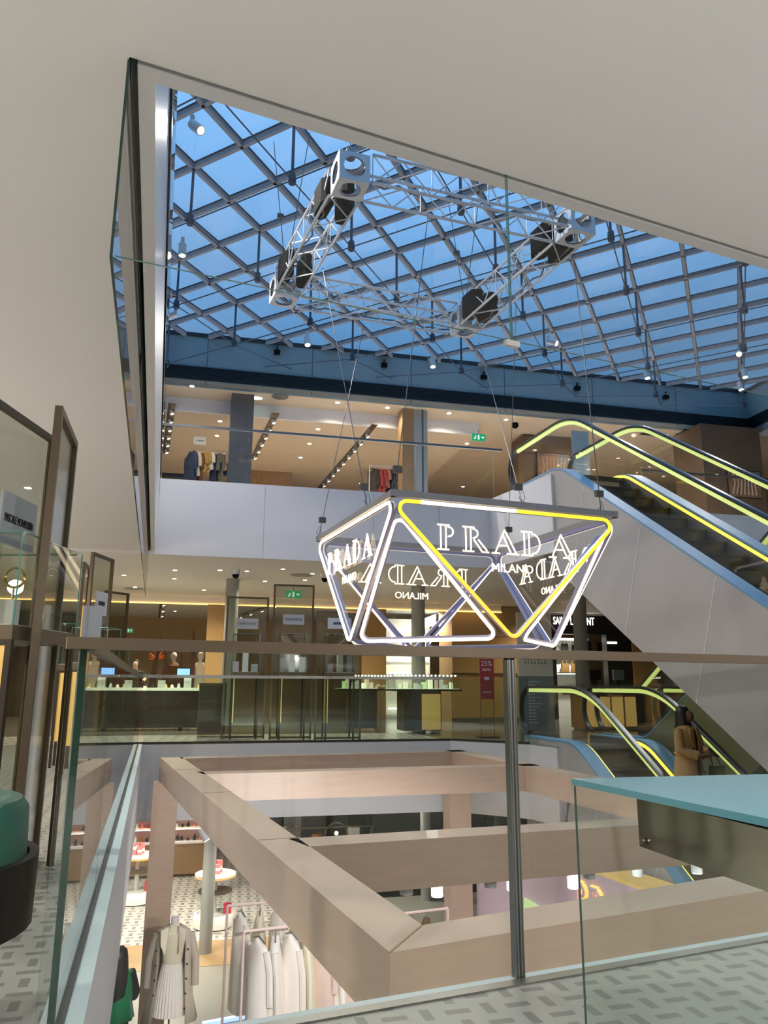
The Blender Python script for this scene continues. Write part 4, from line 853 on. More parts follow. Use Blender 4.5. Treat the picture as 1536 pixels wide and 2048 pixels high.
# ------------------------------------------------------------------ glass table at the lower right
tz = .75; A1 = P(1143, 1557, tz); A2 = P(1143, 1567, tz); u_ = (P(1536, 1548, tz)-A1).normalized(); v_ = (P(1536, 1652, tz-.012)-A1).normalized()
t = thing('glass_table', 'pale blue frosted glass topped table at the lower right with clear glass side', 'table', (A1.x, A1.y, 0), 0)
c_ = [V((0, 0, 0)), u_*1.25, u_*1.25+v_*1.15, v_*1.15]
mb = MB(); vs = [(q.x, q.y, tz-.014) for q in c_]+[(q.x, q.y, tz) for q in c_]
mb.use('table_frost').add(vs, [(4, 5, 6, 7), (3, 2, 1, 0)]).use('table_frost_edge').add(vs, [(0, 1, 5, 4), (1, 2, 6, 5), (2, 3, 7, 6), (3, 0, 4, 7)]).build('tabletop', None, t)
e0 = u_*.004+v_*.004; e1_ = u_*1.2
fr2 = Frame((A1.x, A1.y), atan2(v_.y, v_.x))
mb = MB(); g0 = V((0, 0, 0)); gl = u_*1.22
def vpane(a, b, z0, z1, m, edge, name, th=.01):
    n_ = V((-(b-a).y, (b-a).x, 0)).normalized()*th/2; vs = [a-n_, b-n_, b+n_, a+n_]; vs = [V((q.x, q.y, z0)) for q in vs]+[V((q.x, q.y, z1)) for q in vs]
    return MB().use(m).add(vs, [(0, 1, 5, 4), (2, 3, 7, 6)]).use(edge).add(vs, [(1, 2, 6, 5), (3, 0, 4, 7), (4, 5, 6, 7), (0, 3, 2, 1)]).build(name, None, t)
vpane(u_*.004+v_*.006, u_*1.22+v_*.006, 0, tz-.016, 'glass_clear', 'glass_edge', 'glass_side', .011)
# polished steel apron below the top
s0 = v_*.33+u_*.04; s1 = v_*.33+u_*.9
pa = P(1273, 1594, tz-.016)-V((A1.x, A1.y, 0)); pa.z = 0; dirp = (P(1536, 1748, tz-.13)-P(1278, 1664, tz-.13)); dirp.z = 0; dirp.normalize(); nn_ = V((-dirp.y, dirp.x, 0))
pl = pa; q = [pl, pl+dirp*.9, pl+dirp*.9+nn_*.05, pl+nn_*.05]
MB().prism([(x.x, x.y, tz-.115) for x in q], (0, 0, .099)).build('apron', 'apron_mirror', t)
bq = pl+dirp*.022-nn_*.003; MB().tube((bq.x, bq.y, tz-.1), (bq.x-nn_.x*.006, bq.y-nn_.y*.006, tz-.1), .006, 12).build('bolt', 'bolt', t)
# cafe chairs behind the camera that the polished apron mirrors
for k, (x, y) in enumerate([(.9, .2), (1.5, .5)]):
    t2 = thing('cafe_chair', 'dark wooden cafe chair beside the glass table, seen only as a reflection', 'chair', (x, y, 0), .4+k, 'cafe chairs by the table')
    MB().b2((-.2, -.2, .43), (.2, .2, .47)).build('seat', 'wood_mid', t2)
    MB().b2((-.2, .17, .6), (.2, .2, .85)).build('backrest', 'wood_mid', t2)
    for a_ in (-1, 1):
        for b_ in (-1, 1): MB().tube((a_*.17, b_*.17, .43 if b_ < 0 else .85), (a_*.2, b_*.2, 0), .017, 8).build('leg', 'chair_wood', t2)
# ------------------------------------------------------------------ far side of the middle floor
def dist(m): return sqrt(m[0]**2+m[1]**2)
def zat(x, y, base):   # height of pixel row y above the floor point given by base pixel
    m = P(base[0], base[1], 0); r = ray(x, y); t = dist(m)/sqrt(r.x**2+r.y**2); return EYE+r.z*t
random.seed(11)
def vitrine(t, x0, x1, d0, d1, z0, z1):
    mb = MB(); pts = [(x0, d0), (x1, d0), (x1, d1), (x0, d1)]
    for i in range(4):
        (a, b), (c, e) = pts[i], pts[(i+1) % 4]; mb.use('glass_thin').add([(a, b, z0), (c, e, z0), (c, e, z1), (a, b, z1)], [(0, 1, 2, 3)])
        mb.use('glass_edge_light').b2((min(a, c)-.004, min(b, e)-.004, z1-.008), (max(a, c)+.004, max(b, e)+.004, z1))
    mb.build('glass_case', None, t)
a, b = P(168, 1463, 0), P(388, 1466, 0); L = (b-a).length; c = a
an = FA
t = thing('jewellery_counter', 'long dark brown jewellery counter with bright top and glass case behind the far railing', 'counter', (a.x, a.y, 0), an)
MB().b2((0, .04, .06), (L, .7, .84)).build('body', 'wood_dark', t); MB().b2((-.02, 0, .84), (L+.02, .74, .9)).build('counter_top', 'counter_top', t)
mb = MB()
for k in range(3): 
    for r_ in range(3): mb.b2((.06+k*(L-.1)/3, .02, .14+r_*.23), (.02+(k+1)*(L-.1)/3, .045, .14+r_*.23+.215))
mb.build('drawer_fronts', 'bronze_dark', t)
for k in range(3):
    for r_ in (1, 2): MB().sphere((.04+(k+.5)*(L-.1)/3, .01, .24+r_*.23), .015, n=8).build('knob', 'steel', t)
MB().b2((.0, .02, .06), (.05, .05, .5)).build('side_light', 'gold_panel', t); MB().b2((L-.06, .02, .06), (L-.01, .05, .84)).build('side_light', 'gold_panel', t)
vitrine(t, 0, L, .04, .7, .9, 1.17)
mb = MB()
for k in range(22): mb.sphere((.08+k*(L-.16)/21, .06, 1.155), .022, n=8)
mb.build('led_row', 'lamp_white', t)
t['kind'] = 'thing' if False else None
del t['kind']
def item(lab, cat, grp, name, mb, m, p, rz=FA, smooth=False): return tag(mb.build(name, m, loc=p, rz=rz, smooth=smooth), lab, cat, grp)
F1 = Frame((a.x, a.y), an)
for k in range(16):
    x = .12+k*(L-.24)/15; y = random.uniform(.15, .5); s_ = random.uniform(.03, .05); m = random.choice(['box_white', 'jewel_gold', 'sign_plate', 'cloth_black', 'box_white', 'gold_panel'])
    item('tiny display stand with jewellery inside the long far counter', 'display stand', 'stands in the jewellery counter', 'jewel_stand', MB().tube((0, 0, 0), (0, 0, random.uniform(.06, .14)), s_, 10, s_*.6), m, F1.pt(x, y, .901))
for x, w_, h_ in ((.95, .16, .2), (1.5, .16, .16), (2.05, .16, .21)):
    item('small white notice card standing on the far jewellery counter', 'card', 'cards on the jewellery counter', 'notice_card', MB().b2((-w_/2, 0, 0), (w_/2, .01, h_)), 'paper_white', F1.pt(x, .1, .901))
# cash desk screens behind
for (x, y, lab) in ((218, 1346, 'blue lit cash desk screen behind the left end of the jewellery counter'), (367, 1347, 'blue lit cash desk screen behind the right end of the jewellery counter')):
    u_s, z_s = FF.px(x, y, 4.6); t = thing('cash_screen', lab, 'screen', FF.pt(u_s, 4.6, 0), FA); MB().b2((-.16, 0, z_s-.07), (.16, .03, z_s+.13)).build('bezel', 'black_plastic', t); MB().b2((-.14, -.004, z_s-.05), (.14, 0, z_s+.11)).build('display', 'screen_blue', t); MB().b2((-.05, 0, .0), (.05, .05, z_s-.07)).build('stand', 'black_plastic', t)
a2, b2_ = P(392, 1476, 0), P(434, 1478, 0); L = (b2_-a2).length
t = thing('dark_cabinet', 'dark brown drawer cabinet at the right end of the jewellery counter', 'cabinet', (a2.x, a2.y+.05, 0), FA); MB().b2((0, 0, .05), (L, .7, .97)).build('body', 'wood_dark', t); MB().b2((-.01, -.01, .97), (L+.01, .71, 1.0)).build('top', 'bronze', t)
mb = MB()
for r_ in range(3): mb.b2((.02, -.012, .1+r_*.29), (L-.02, 0, .1+r_*.29+.27))
mb.build('drawer_fronts', 'bronze_dark', t)
# two round-cornered display counters
for (x0, x1, yb, lab, lit) in ((701, 745, 1462, 'dark brown display counter left of the wooden strip under the sign', None), (808, 884, 1467, 'dark display counter with a glowing golden end panel under the sign', 845)):
    a, b = P(x0, yb, 0), P(x1, yb+2, 0); L = (b-a).length; t = thing('display_counter', lab, 'counter', (a.x, a.y, 0), FA)
    MB().b2((0, 0, .05), (L, .6, .86)).build('body', 'wood_dark', t); MB().b2((-.28, -.12, .86), (L+.42, .7, .9)).build('counter_top', 'bronze_dark', t); MB().b2((-.24, -.08, .9), (L+.38, .66, .908)).build('display_bed', 'counter_top', t)
    if lit: gx = (P(lit, yb, 0)-a).length; MB().b2((gx, -.012, .07), (L-.02, 0, .8)).build('glowing_panel', 'gold_panel', t)
    vitrine(t, -.26, L+.4, -.1, .68, .9, 1.2); mb = MB()
    for k in range(16): mb.sphere((-.2+k*(L+.5)/15, -.06, 1.18), .018, n=8)
    mb.build('led_row', 'lamp_white', t)
    F2 = Frame((a.x, a.y), FA)
    for k in range(12):
        h_ = random.uniform(.05, .2); item('small pale display block inside the glass top of a far counter', 'display block', 'blocks in the far counters', 'display_block', MB().b2((-.04, -.04, 0), (.04, .04, h_)), random.choice(['box_white', 'counter_top', 'lime_board', 'sign_plate', 'cloth_pink']), F2.pt(-.15+k*(L+.4)/11, random.uniform(.05, .5), .909), FA+random.uniform(-.5, .5))
a = P(763, 1462, 0); t = item('tan upright wooden strip between the two dark display counters', 'panel', None, 'wood_strip', MB().b2((-.09, 0, 0), (.09, .3, .95)), 'wood_panel', (a.x, a.y, 0))
# mannequins in the warm shop
def bust(loc, rz, coat, lab, full=True, h=1.78, headm='mannequin'):
    t = thing('mannequin', lab, 'mannequin', loc, rz); k = h/1.78
    MB().lathe([(.001, 1.52*k), (.05, 1.525*k), (.05, 1.6*k), (.075, 1.62*k), (.088, 1.68*k), (.085, 1.74*k), (.05, 1.78*k), (.002, 1.79*k)], n=14).build('head', headm, t, smooth=True)
    MB().lathe([(.14, .35*k), (.15, .9*k), (.13, 1.1*k), (.16, 1.3*k), (.18, 1.42*k), (.1, 1.5*k), (.05, 1.53*k)], n=18, sx=1.25, sy=.8, fold=.05, nf=7).build('coat', coat, t, smooth=True)
    for s_ in (-1, 1): MB().path([(s_*.2, 0, 1.42*k), (s_*.26, .0, 1.2*k), (s_*.25, -.05, .95*k)], .05, 8).build('sleeve', coat, t, smooth=True)
    MB().tube((0, 0, 0), (0, 0, .4*k), .02).tube((0, 0, 0), (0, 0, .02), .16, 20).build('stand', 'steel', t); return t
for (x, y, d, coat, lab) in ((402, 1305, 8.2, 'cloth_cream', 'white headed mannequin in cream coat left of the yellow pillar'), (348, 1305, 8.8, 'cloth_brown', 'white headed mannequin in dark brown coat with an orange plume beside it'), (190, 1318, 8.6, 'cloth_cream', 'mannequin in pale draped coat at the left end of the warm shop')):
    u_s, z_s = FF.px(x, y, d); bust(FF.pt(u_s, d, 0), FA+.2, coat, lab, h=z_s)
# tall dark sail shaped ornaments and orange plume
for (x, yt, yb, d, tilt, lab) in ((388, 1255, 1345, 8.0, 0, 'tall dark pointed sail ornament beside the cream coated mannequin'), (330, 1295, 1350, 8.3, -.3, 'dark leaning sail ornament crossing another in the warm shop'), (322, 1270, 1350, 8.35, .5, 'dark leaning sail ornament with pale tip behind the counter'), (363, 1300, 1350, 8.1, .1, 'thin dark upright ornament right of the brown coated mannequin')):
    ut, zt_ = FF.px(x, yt, d); ub = ut; t = thing('sail_ornament', lab, 'ornament', FF.pt(ub, d, 0), FA)
    zb_ = .2; hgt = zt_-zb_; pts = [(.09*sin(pi*k/10)**.8+tilt*hgt*(k/10-1)*.3, 0, zb_+hgt*k/10) for k in range(11)]+[(-.05*sin(pi*k/10)+tilt*hgt*(k/10-1)*.3, 0, zb_+hgt*k/10) for k in range(9, 0, -1)]
    MB().prism(pts, (0, .04, 0)).build('blade', 'sail_red', t); MB().tube((pts[0][0], .02, 0), (pts[0][0], .02, .25), .02).tube((pts[0][0], .02, 0), (pts[0][0], .02, .02), .12, 16).build('stand', 'steel_dark', t)
u_s, z_s = FF.px(314, 1310, 8.5); t = thing('feather_plume', 'orange feather plume on a pole in the warm shop', 'plume', FF.pt(u_s, 8.5, 0), FA)
mb = MB()
for k in range(14): an_ = k*.9; mb.tube((0, 0, z_s-.1), (.22*cos(an_), .1*sin(an_), z_s+.12*sin(k*1.7)), .03, 6, .008)
mb.build('feathers', 'feather_orange', t, smooth=True); MB().tube((0, 0, 0), (0, 0, z_s-.08), .015).build('pole', 'steel_dark', t)
# poster stand, notice board, shops on the right
p = P(976, 1475, 0); z1 = zat(976, 1318, (976, 1475)); z0 = zat(976, 1398, (976, 1475))
t = thing('poster_stand', 'red sale poster on a thin metal floor stand in front of the wood wall', 'poster stand', (p.x, p.y, 0), FA)
o = MB().b2((-.14, -.01, z0), (.15, .01, z1)).build('poster', 'poster_red', t); text('25%', .14, 'paper_white', o, (0, -.013, z1-.09), ext=.001); MB().b2((-.09, -.013, z1-.2), (.09, -.01, z1-.185)).b2((-.09, -.013, z1-.225), (.09, -.01, z1-.212)).build('faint_print', 'cloth_pink', o)
MB().b2((-.05, -.014, z0+.36), (.05, -.011, z0+.42)).b2((-.09, -.014, z0+.12), (.09, -.011, z0+.14)).build('print', 'sign_plate', o)
for s_ in (-.13, .14): MB().tube((s_, 0, 0), (s_, 0, z1), .008).build('pole', 'steel_dark', t)
MB().b2((-.2, -.12, 0), (.2, .12, .02)).build('base', 'steel_dark', t)
p = P(1079, 1475, 0); bp_ = (1079, 1475)
t = thing('directory_board', 'tall cream and grey store directory board left of the lower escalator', 'directory board', (p.x, p.y+.1, 0), FA); W = .37
zc, zm = zat(1079, 1295, bp_)+.1, zat(1079, 1352, bp_)
o = MB().b2((-W, 0, zm), (W, .06, zc+.6)).build('cream_panel', 'board_cream', t); g_ = MB().b2((-W, 0, 0), (W, .06, zm)).build('grey_panel', 'board_grey', t)
mb = MB()
for k in range(26): x = -.24+(k % 7)*.07; mb.b2((x, -.004, zm+.24+.06*(k//7)), (x+random.uniform(.02, .05), 0, zm+.27+.06*(k//7)))
mb.build('store_plan', 'ink_grey', o); mb = MB()
for k in range(14): mb.b2((-.2, -.004, zm-.12-k*.06), (-.2+random.uniform(.15, .38), 0, zm-.105-k*.06))
mb.build('text_lines', 'sign_plate', g_)
# black shop front on the right with white interior
D2 = 8.4
def fp(x, y, d=D2): return FF.px(x, y, d)
u0, zt_ = fp(1046, 1222); u1 = fp(1258, 1222)[0]; zs = fp(1150, 1268)[1]; ui0 = fp(1112, 1300)[0]; ui1 = fp(1214, 1300)[0]
t = thing('storefront', 'black shop front with white capital letters on the right of the middle floor', 'shop front', FF.pt(0, D2, 0), FA)
fb_ = MB().b2((u0, 0, zs), (u1, .3, 3.16)).build('fascia', 'shop_black', t); MB().b2((u0, 0, 0), (ui0, .3, zs)).build('side_wall', 'shop_black', t); MB().b2((ui1, 0, 0), (u1, .3, zs)).build('side_wall', 'shop_black', t)
ua, za_ = fp(1098, 1242); ub_, zb_ = fp(1196, 1244); text('SAINT LAURENT', .34, 'shelf_light', fb_, ((ua+ub_)/2, -.012, (za_+zb_)/2), ext=.004, sx=(ub_-ua)/3.0)
MB().b2((ui0-.1, 1.8, 0), (ui1+.1, 1.9, zs)).build('back_wall', 'shop_white', t)
for x, z in ((.3, zs-.2),): MB().b2((ui0, 1.2, zs-.12), (ui1, 1.3, zs-.06)).build('light_strip', 'shelf_light', t)
MB().b2((ui1+.02, -.02, zs-.28), (ui1+.35, 0, zs-.22)).build('light_strip', 'shelf_light', t)
for yy in (1303, 1345):
    z = FF.px(1160, yy, D2+1.5)[1]; s_ = MB().b2((ui0, 1.45, z-.035), (ui1+.05, 1.8, z)).build('shelf', 'shop_black', t); MB().b2((ui0, 1.44, z-.06), (ui1, 1.46, z-.036)).build('shelf_light', 'shelf_light', s_)
spot(FF.pt((ui0+ui1)/2, D2+.9, 2.6), 40, (1, .97, .92))
t2 = MB().b2((fp(1258, 1222)[0], -.1, 0), (fp(1302, 1222)[0], .8, 3.16)).build('shop_pillar', 'wood_panel', loc=FF.pt(0, D2, 0), rz=FA); tag(t2, 'wooden pillar right of the black shop front, beside the big escalator side', 'pillar')
t2 = MB().b2((fp(1302, 1222)[0], .1, 0), (fp(1352, 1222)[0], .8, 3.16)).build('grey_shop_wall', 'pillar_grey', loc=FF.pt(0, D2, 0), rz=FA); tag(t2, 'grey green wall panel behind the escalator right of the wooden pillar', 'wall panel')
def bag(x, y, d, m, w_, h_, lab):
    u_s, z_s = FF.px(x, y, d); t = thing('handbag', lab, 'handbag', FF.pt(u_s, d, z_s), FA, 'handbags on the shop shelves')
    MB().prism([(-w_/2, 0, 0), (w_/2, 0, 0), (w_*.42, 0, h_), (-w_*.42, 0, h_)], (0, .1, 0)).build('body', m, t); MB().path([(-w_*.3, .05, h_), (-w_*.22, .05, h_*1.4), (w_*.22, .05, h_*1.4), (w_*.3, .05, h_)], .012, 5).build('handle', m, t)
for x, y, m, w_, h_ in ((1131, 1303, 'leather_black', .24, .26), (1149, 1303, 'leather_black', .12, .22), (1177, 1303, 'leather_black', .26, .34), (1206, 1303, 'leather_black', .36, .3), (1132, 1345, 'leather_tan', .28, .3), (1150, 1345, 'leather_tan', .2, .28)):
    bag(x, y, D2+1.55, m, w_, h_, '%s handbag on a white shelf of the black shop front' % ('tan' if 'tan' in m else 'black'))
# cash counter and gold lit display tables beside the escalators
a = P(1172, 1461, 0); b = P(1292, 1465, 0); L = (b-a).length
t = thing('display_counter', 'gold fronted display counter with cluttered top behind the escalators', 'counter', (a.x, a.y, 0), FA)
MB().b2((0, .02, .04), (L, .7, .78)).build('body', 'wood_mid', t); MB().b2((-.15, -.05, .78), (L+1.5, .8, .83)).build('counter_top', 'bronze', t); mb = MB()
for k in range(4): mb.b2((.04+k*L/4, 0, .08), ((k+1)*L/4-.02, .02, .74))
mb.build('gold_panels', 'gold_panel', t); vitrine(t, -.1, L+1.4, 0, .75, .83, 1.02)
F3 = Frame((a.x, a.y), FA)
for k in range(14): item('small green white package on the counter behind the escalators', 'package', 'packages on the escalator counter', 'package', MB().box((0, 0, .04), (random.uniform(.05, .12), .08, random.uniform(.05, .1)), random.uniform(0, 2)), random.choice(['box_white', 'lime_board', 'counter_top', 'sign_plate']), F3.pt(-.02+k*(L+1.2)/13, random.uniform(.15, .5), .855))
for (x, lab) in ((1192, 'black framed cash desk monitor behind the escalators'), (1238, 'blue backed cash desk monitor right of the black framed one')):
    u_s, z_s = FF.px(x, 1358, 5.2); t = thing('monitor', lab, 'monitor', FF.pt(u_s, 5.2, .0), FA+.3); MB().b2((-.2, 0, z_s-.03), (.2, .03, z_s+.24)).build('screen', 'black_plastic' if x < 1200 else 'blue_panel', t); MB().b2((-.06, .03, 0), (.06, .12, z_s)).build('stand', 'black_plastic', t)
a = FF.px(1165, 1372, 5.0); b = FF.px(1300, 1372, 5.0); t = thing('cash_desk', 'low dark cash desk under the two monitors', 'desk', FF.pt(a[0], 5.0, 0), FA); MB().b2((0, 0, .03), (b[0]-a[0], .6, .9)).build('body', 'bronze_dark', t); MB().b2((-.02, -.02, .9), (b[0]-a[0]+.02, .62, .94)).build('desk_top', 'wood_mid', t)
# exit sign on the middle floor ceiling
def exitsign(x, y, z, lab, s_=.22):
    p = P(x, y, z); t = thing('exit_sign', lab, 'exit sign', p, FA); o = MB().b2((-s_, -.02, -s_*.5), (s_, .02, s_*.5)).build('panel', 'exit_green', t); MB().tube((0, 0, s_*.5), (0, 0, s_*.5+.12), .01).build('hanger', 'steel', t)
    mb = MB(); q = s_
    mb.b2((-q*.15, -.024, -q*.35), (q*.1, -.02, q*.35)).tube((-q*.5, -.022, q*.25), (-q*.5, -.022, q*.26), q*.1, 8).b2((-q*.6, -.024, -q*.1), (-q*.4, -.02, q*.15)).b2((-q*.75, -.024, -q*.3), (-q*.5, -.02, -q*.1)).prism([(q*.35, -.022, -q*.08), (q*.6, -.022, -q*.08), (q*.6, -.022, -q*.22), (q*.85, -.022, 0), (q*.6, -.022, q*.22), (q*.6, -.022, q*.08), (q*.35, -.022, q*.08)], (0, -.002, 0))
    mb.build('pictogram', 'white_print', o)
exitsign(587, 1189, 3.0, 'green exit sign seen through the middle glass cabinet', .17); exitsign(957, 875, 6.9, 'green exit sign hanging under the upper floor ceiling', .17); exitsign(257, 1261, 2.6, 'tiny green exit sign deep in the warm shop', .13)
# ------------------------------------------------------------------ upper floor
def ubox(x0, x1, d, z0, z1, th, m, lab, cat, name, yref=900, d2=None):
    a = FF.px(x0, yref, d)[0]; b = FF.px(x1, yref, d)[0]; return tag(MB().b2((a, 0, z0), (b, th, z1)).build(name, m, loc=FF.pt(0, d, 0), rz=FA), lab, cat)
ubox(459, 505, 3.3, 4.57, 7.6, .6, 'concrete', 'dark grey square column of the upper floor beside the left clothes rack', 'column', 'square_column', 880)
o = ubox(828, 855, 3.3, 4.57, 7.6, .5, 'pillar_grey', 'pale ribbed square column of the upper floor behind the sign cables', 'column', 'square_column', 900)
a = FF.px(805, 900, 3.3)[0]; b = FF.px(828, 900, 3.3)[0]; MB().b2((a, 0, 4.57), (b, .45, 7.6)).build('brown_side', 'wood_mid', o)
mb = MB()
for x in (844, 846): q = FF.px(x, 900, 3.3)[0]; mb.b2((q, -.006, 4.57), (q+.012, 0, 7.6))
mb.build('groove', 'gap_dark', o)
ubox(500, 584, 8.7, 4.57, 7.28, .3, 'wood_mid', 'flat brown wall block deep in the upper floor between two light tracks', 'wall block', 'wood_block', 950)
ubox(741, 758, 7.6, 4.57, 7.28, .4, 'concrete', 'slim grey brown column behind the patterned clothes', 'column', 'square_column', 940)
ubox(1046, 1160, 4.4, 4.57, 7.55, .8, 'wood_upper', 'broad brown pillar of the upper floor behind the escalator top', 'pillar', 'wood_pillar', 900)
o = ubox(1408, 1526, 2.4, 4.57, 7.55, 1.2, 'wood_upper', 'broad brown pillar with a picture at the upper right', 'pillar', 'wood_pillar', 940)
def picture(x0, x1, y0, y1, d, lab):
    a = FF.px(x0, (y0+y1)/2, d); b = FF.px(x1, (y0+y1)/2, d); zt = FF.px(x0, y0, d)[1]; zb = FF.px(x0, y1, d)[1]
    t = thing('wall_picture', lab, 'picture', FF.pt(a[0], d, 0), FA); W = b[0]-a[0]
    MB().b2((-.02, 0, zb-.02), (W+.02, .03, zt+.02)).build('frame', 'black_plastic', t); MB().b2((0, -.006, zb), (W, 0, zt)).build('print', 'picture_art', t)
    mb = MB()
    for k in range(7): mb.path([(W*.1+k*W*.12, -.008, zb+.06), (W*.2+k*W*.1, -.008, zb+(zt-zb)*.5), (W*.15+k*W*.12, -.008, zt-.1)], .02, 4)
    mb.build('abstract_strokes', 'cloth_tan', t); MB().b2((W*.62, -.01, zb+(zt-zb)*.5), (W, -.006, zt)).build('blue_patch', 'picture_art_blue', t)
picture(1457, 1522, 940, 992, 2.36, 'large abstract brown and grey picture on the right pillar'); picture(1075, 1140, 905, 960, 4.34, 'dim picture on the broad pillar behind the escalator top')
p = FF.px(1160, 862, 2.6); t = thing('info_panel', 'blue grey glass information panel standing behind the escalator handrails', 'information panel', FF.pt(p[0], 2.6, 4.57), FA); MB().b2((-.22, 0, 0), (.22, .05, p[1]-4.57)).build('panel', 'blue_panel', t)
mb = MB()
for k in range(8): mb.b2((-.15, -.004, 1.7-k*.09), (-.15+random.uniform(.1, .3), 0, 1.72-k*.09))
mb.build('text_lines', 'sign_plate', t)
# clothes
def garment(w_, h_, m, loc, rz, lab, cat, grp, sleeve=True, hang='wood_panel', seed=0, thick=.05, flare=.15):
    rnd = random.Random(seed); n_ = 18; prof = [(0.0, .02), (-.03, .12), (-.07, .34), (-.12, .46), (-.3, .44), (-.55, .42), (-1., .42+flare)]
    vs = []; fs = []; ph = rnd.uniform(0, 6)
    for j, (z, ww) in enumerate(prof):
        for i in range(n_):
            an = 2*pi*i/n_; f = 1+.22*sin(3*an+ph+j*.5)*min(1, -z*2) if j > 2 else 1
            vs.append((thick*(.5+.9*min(1, -z*3))*cos(an)*f, ww*w_*sin(an)*(1+.05*sin(5*an+ph)), z*h_+(.02*sin(4*an+ph) if j == 6 else 0)))
    k = len(prof)
    for j in range(k-1):
        for i in range(n_): l = (i+1) % n_; fs.append((j*n_+i, j*n_+l, (j+1)*n_+l, (j+1)*n_+i))
    fs += [list(range(n_))[::-1], [(k-1)*n_+i for i in range(n_)]]
    t = thing('hanging_garment', lab, cat, loc, rz, grp)
    MB().add(vs, fs).build('cloth', m, t, smooth=True)
    if sleeve:
        for s_ in (-1, 1): MB().path([(0, s_*w_*.42, -.1*h_), (thick*.4, s_*w_*.5, -.3*h_), (thick*.6, s_*w_*.5, -.62*h_)], .045, 7).build('sleeve', m, t, smooth=True)
    MB().path([(0, -.16, -.035), (0, 0, .015), (0, .16, -.035)], .009, 5).path([(0, 0, .01), (0, 0, .06), (0, .02, .09), (0, .035, .07)], .004, 5).build('hanger', hang, t); return t
def rack(p0, p1, z0, hgt, lab, m, r=.016, posts=(1, 1), double=0):
    p0, p1 = V((p0[0], p0[1], z0)), V((p1[0], p1[1], z0)); L = (p1-p0).length; an = atan2((p1-p0).y, (p1-p0).x)
    t = thing('clothes_rack', lab, 'clothes rack', p0, an)
    MB().tube((0, 0, hgt), (L, 0, hgt), r, 10).build('top_bar', m, t)
    for k, x in enumerate((0, L)): MB().tube((x, 0, 0), (x, 0, hgt), r, 10).tube((x, -.2, .015), (x, .2, .015), r).build('leg', m, t)
    return Frame((p0.x, p0.y), an), L, t
# left rack of the upper floor
dR = 4.6
ua = FF.px(386, 900, dR)[0]; ub_ = FF.px(462, 906, dR)[0]; zb_ = FF.px(388, 898, dR)[1]
fr3, L, t = rack(FF.pt(ua, dR), FF.pt(ub_, dR), 4.57, zb_-4.57, 'clothes rack with sign card on the upper floor left of the dark column', 'sandstone')
o = MB().b2((0, -.01, zb_-4.57+.12), (.3, .01, zb_-4.57+.32)).build('sign_card', 'box_white', t); MB().b2((.06, -.014, zb_-4.57+.21), (.09, -.01, zb_-4.57+.23)).b2((.11, -.014, zb_-4.57+.21), (.25, -.01, zb_-4.57+.23)).build('faint_print', 'ink_grey', o); MB().tube((0, 0, zb_-4.57), (0, 0, zb_-4.57+.34), .008).build('card_pole', 'sandstone', t)
cols = [('denim', 'dark blue long coat', .75, 1.1), ('denim', 'dark blue jacket beside the rack pole', .4, .9), ('cloth_cream', 'cream cardigan', .4, .85), ('cloth_rust', 'rust brown long dress', .34, 1.0), ('cloth_yellow', 'mustard yellow blouse', .4, .7), ('cloth_yellow', 'pale yellow draped top', .36, .62), ('cloth_white', 'white shirt', .36, .6), ('denim_dark', 'dark denim trousers', .34, 1.0), ('cloth_olive', 'olive blouse', .38, .6), ('cloth_olive', 'beige olive long dress', .34, .95), ('cloth_tan', 'tan blouse', .36, .6), ('cloth_black', 'black top', .32, .7)]
for k, (m, nm, w_, h_) in enumerate(cols):
    x = -.06+k*(L-.02)/(len(cols)-1); q = fr3.pt(x, 0, zb_-.075); garment(w_, h_*.75, m, q, FA+R(18), '%s hanging %s on the upper left rack' % (nm, ['first', 'second', 'third', 'fourth', 'fifth', 'sixth', 'seventh', 'eighth', 'ninth', 'tenth', 'eleventh', 'last'][k]), 'garment', 'clothes on the upper left rack', sleeve=m not in ('denim_dark',), seed=k, hang='box_white')
# middle rack with patterned clothes
dR = 5.2
ua = FF.px(739, 938, dR)[0]; ub_ = FF.px(806, 938, dR)[0]; zb_ = FF.px(748, 931, dR)[1]
fr3, L, t = rack(FF.pt(ua, dR), FF.pt(ub_, dR), 4.57, zb_-4.57, 'clothes rack with patterned red and dark dresses beside the pale upper column', 'box_white')
cols = [('print_dark', 'dark patterned coat'), ('print_red', 'red and yellow printed dress'), ('print_red', 'bright red printed dress'), ('print_rose', 'rose printed blouse'), ('cloth_black', 'plain black dress'), ('print_dark', 'dark printed shirt'), ('print_dark', 'dark floral dress'), ('cloth_black', 'black jacket')]
for k, (m, nm) in enumerate(cols):
    garment(.42, .85 if k != 3 else .55, m, fr3.pt(.1+k*(L-.16)/(len(cols)-1), 0, zb_-.075), FA+R(16), '%s hanging %s on the rack by the pale column' % (nm, ['first', 'second', 'third', 'fourth', 'fifth', 'sixth', 'seventh', 'last'][k]), 'garment', 'patterned clothes on the upper rack', seed=30+k, hang='box_white')
# low table at the far left upper floor
a = FF.px(324, 945, 5.5); b = FF.px(368, 948, 5.5); t = thing('display_table', 'dark display table at the left end of the upper floor', 'table', FF.pt(a[0], 5.5, 4.57), FA); MB().b2((0, 0, a[1]-4.57-.06), (b[0]-a[0], .7, a[1]-4.57)).build('tabletop', 'cloth_black', t); MB().b2((.05, .05, 0), (b[0]-a[0]-.05, .65, a[1]-4.57-.06)).build('base', 'wood_dark', t)
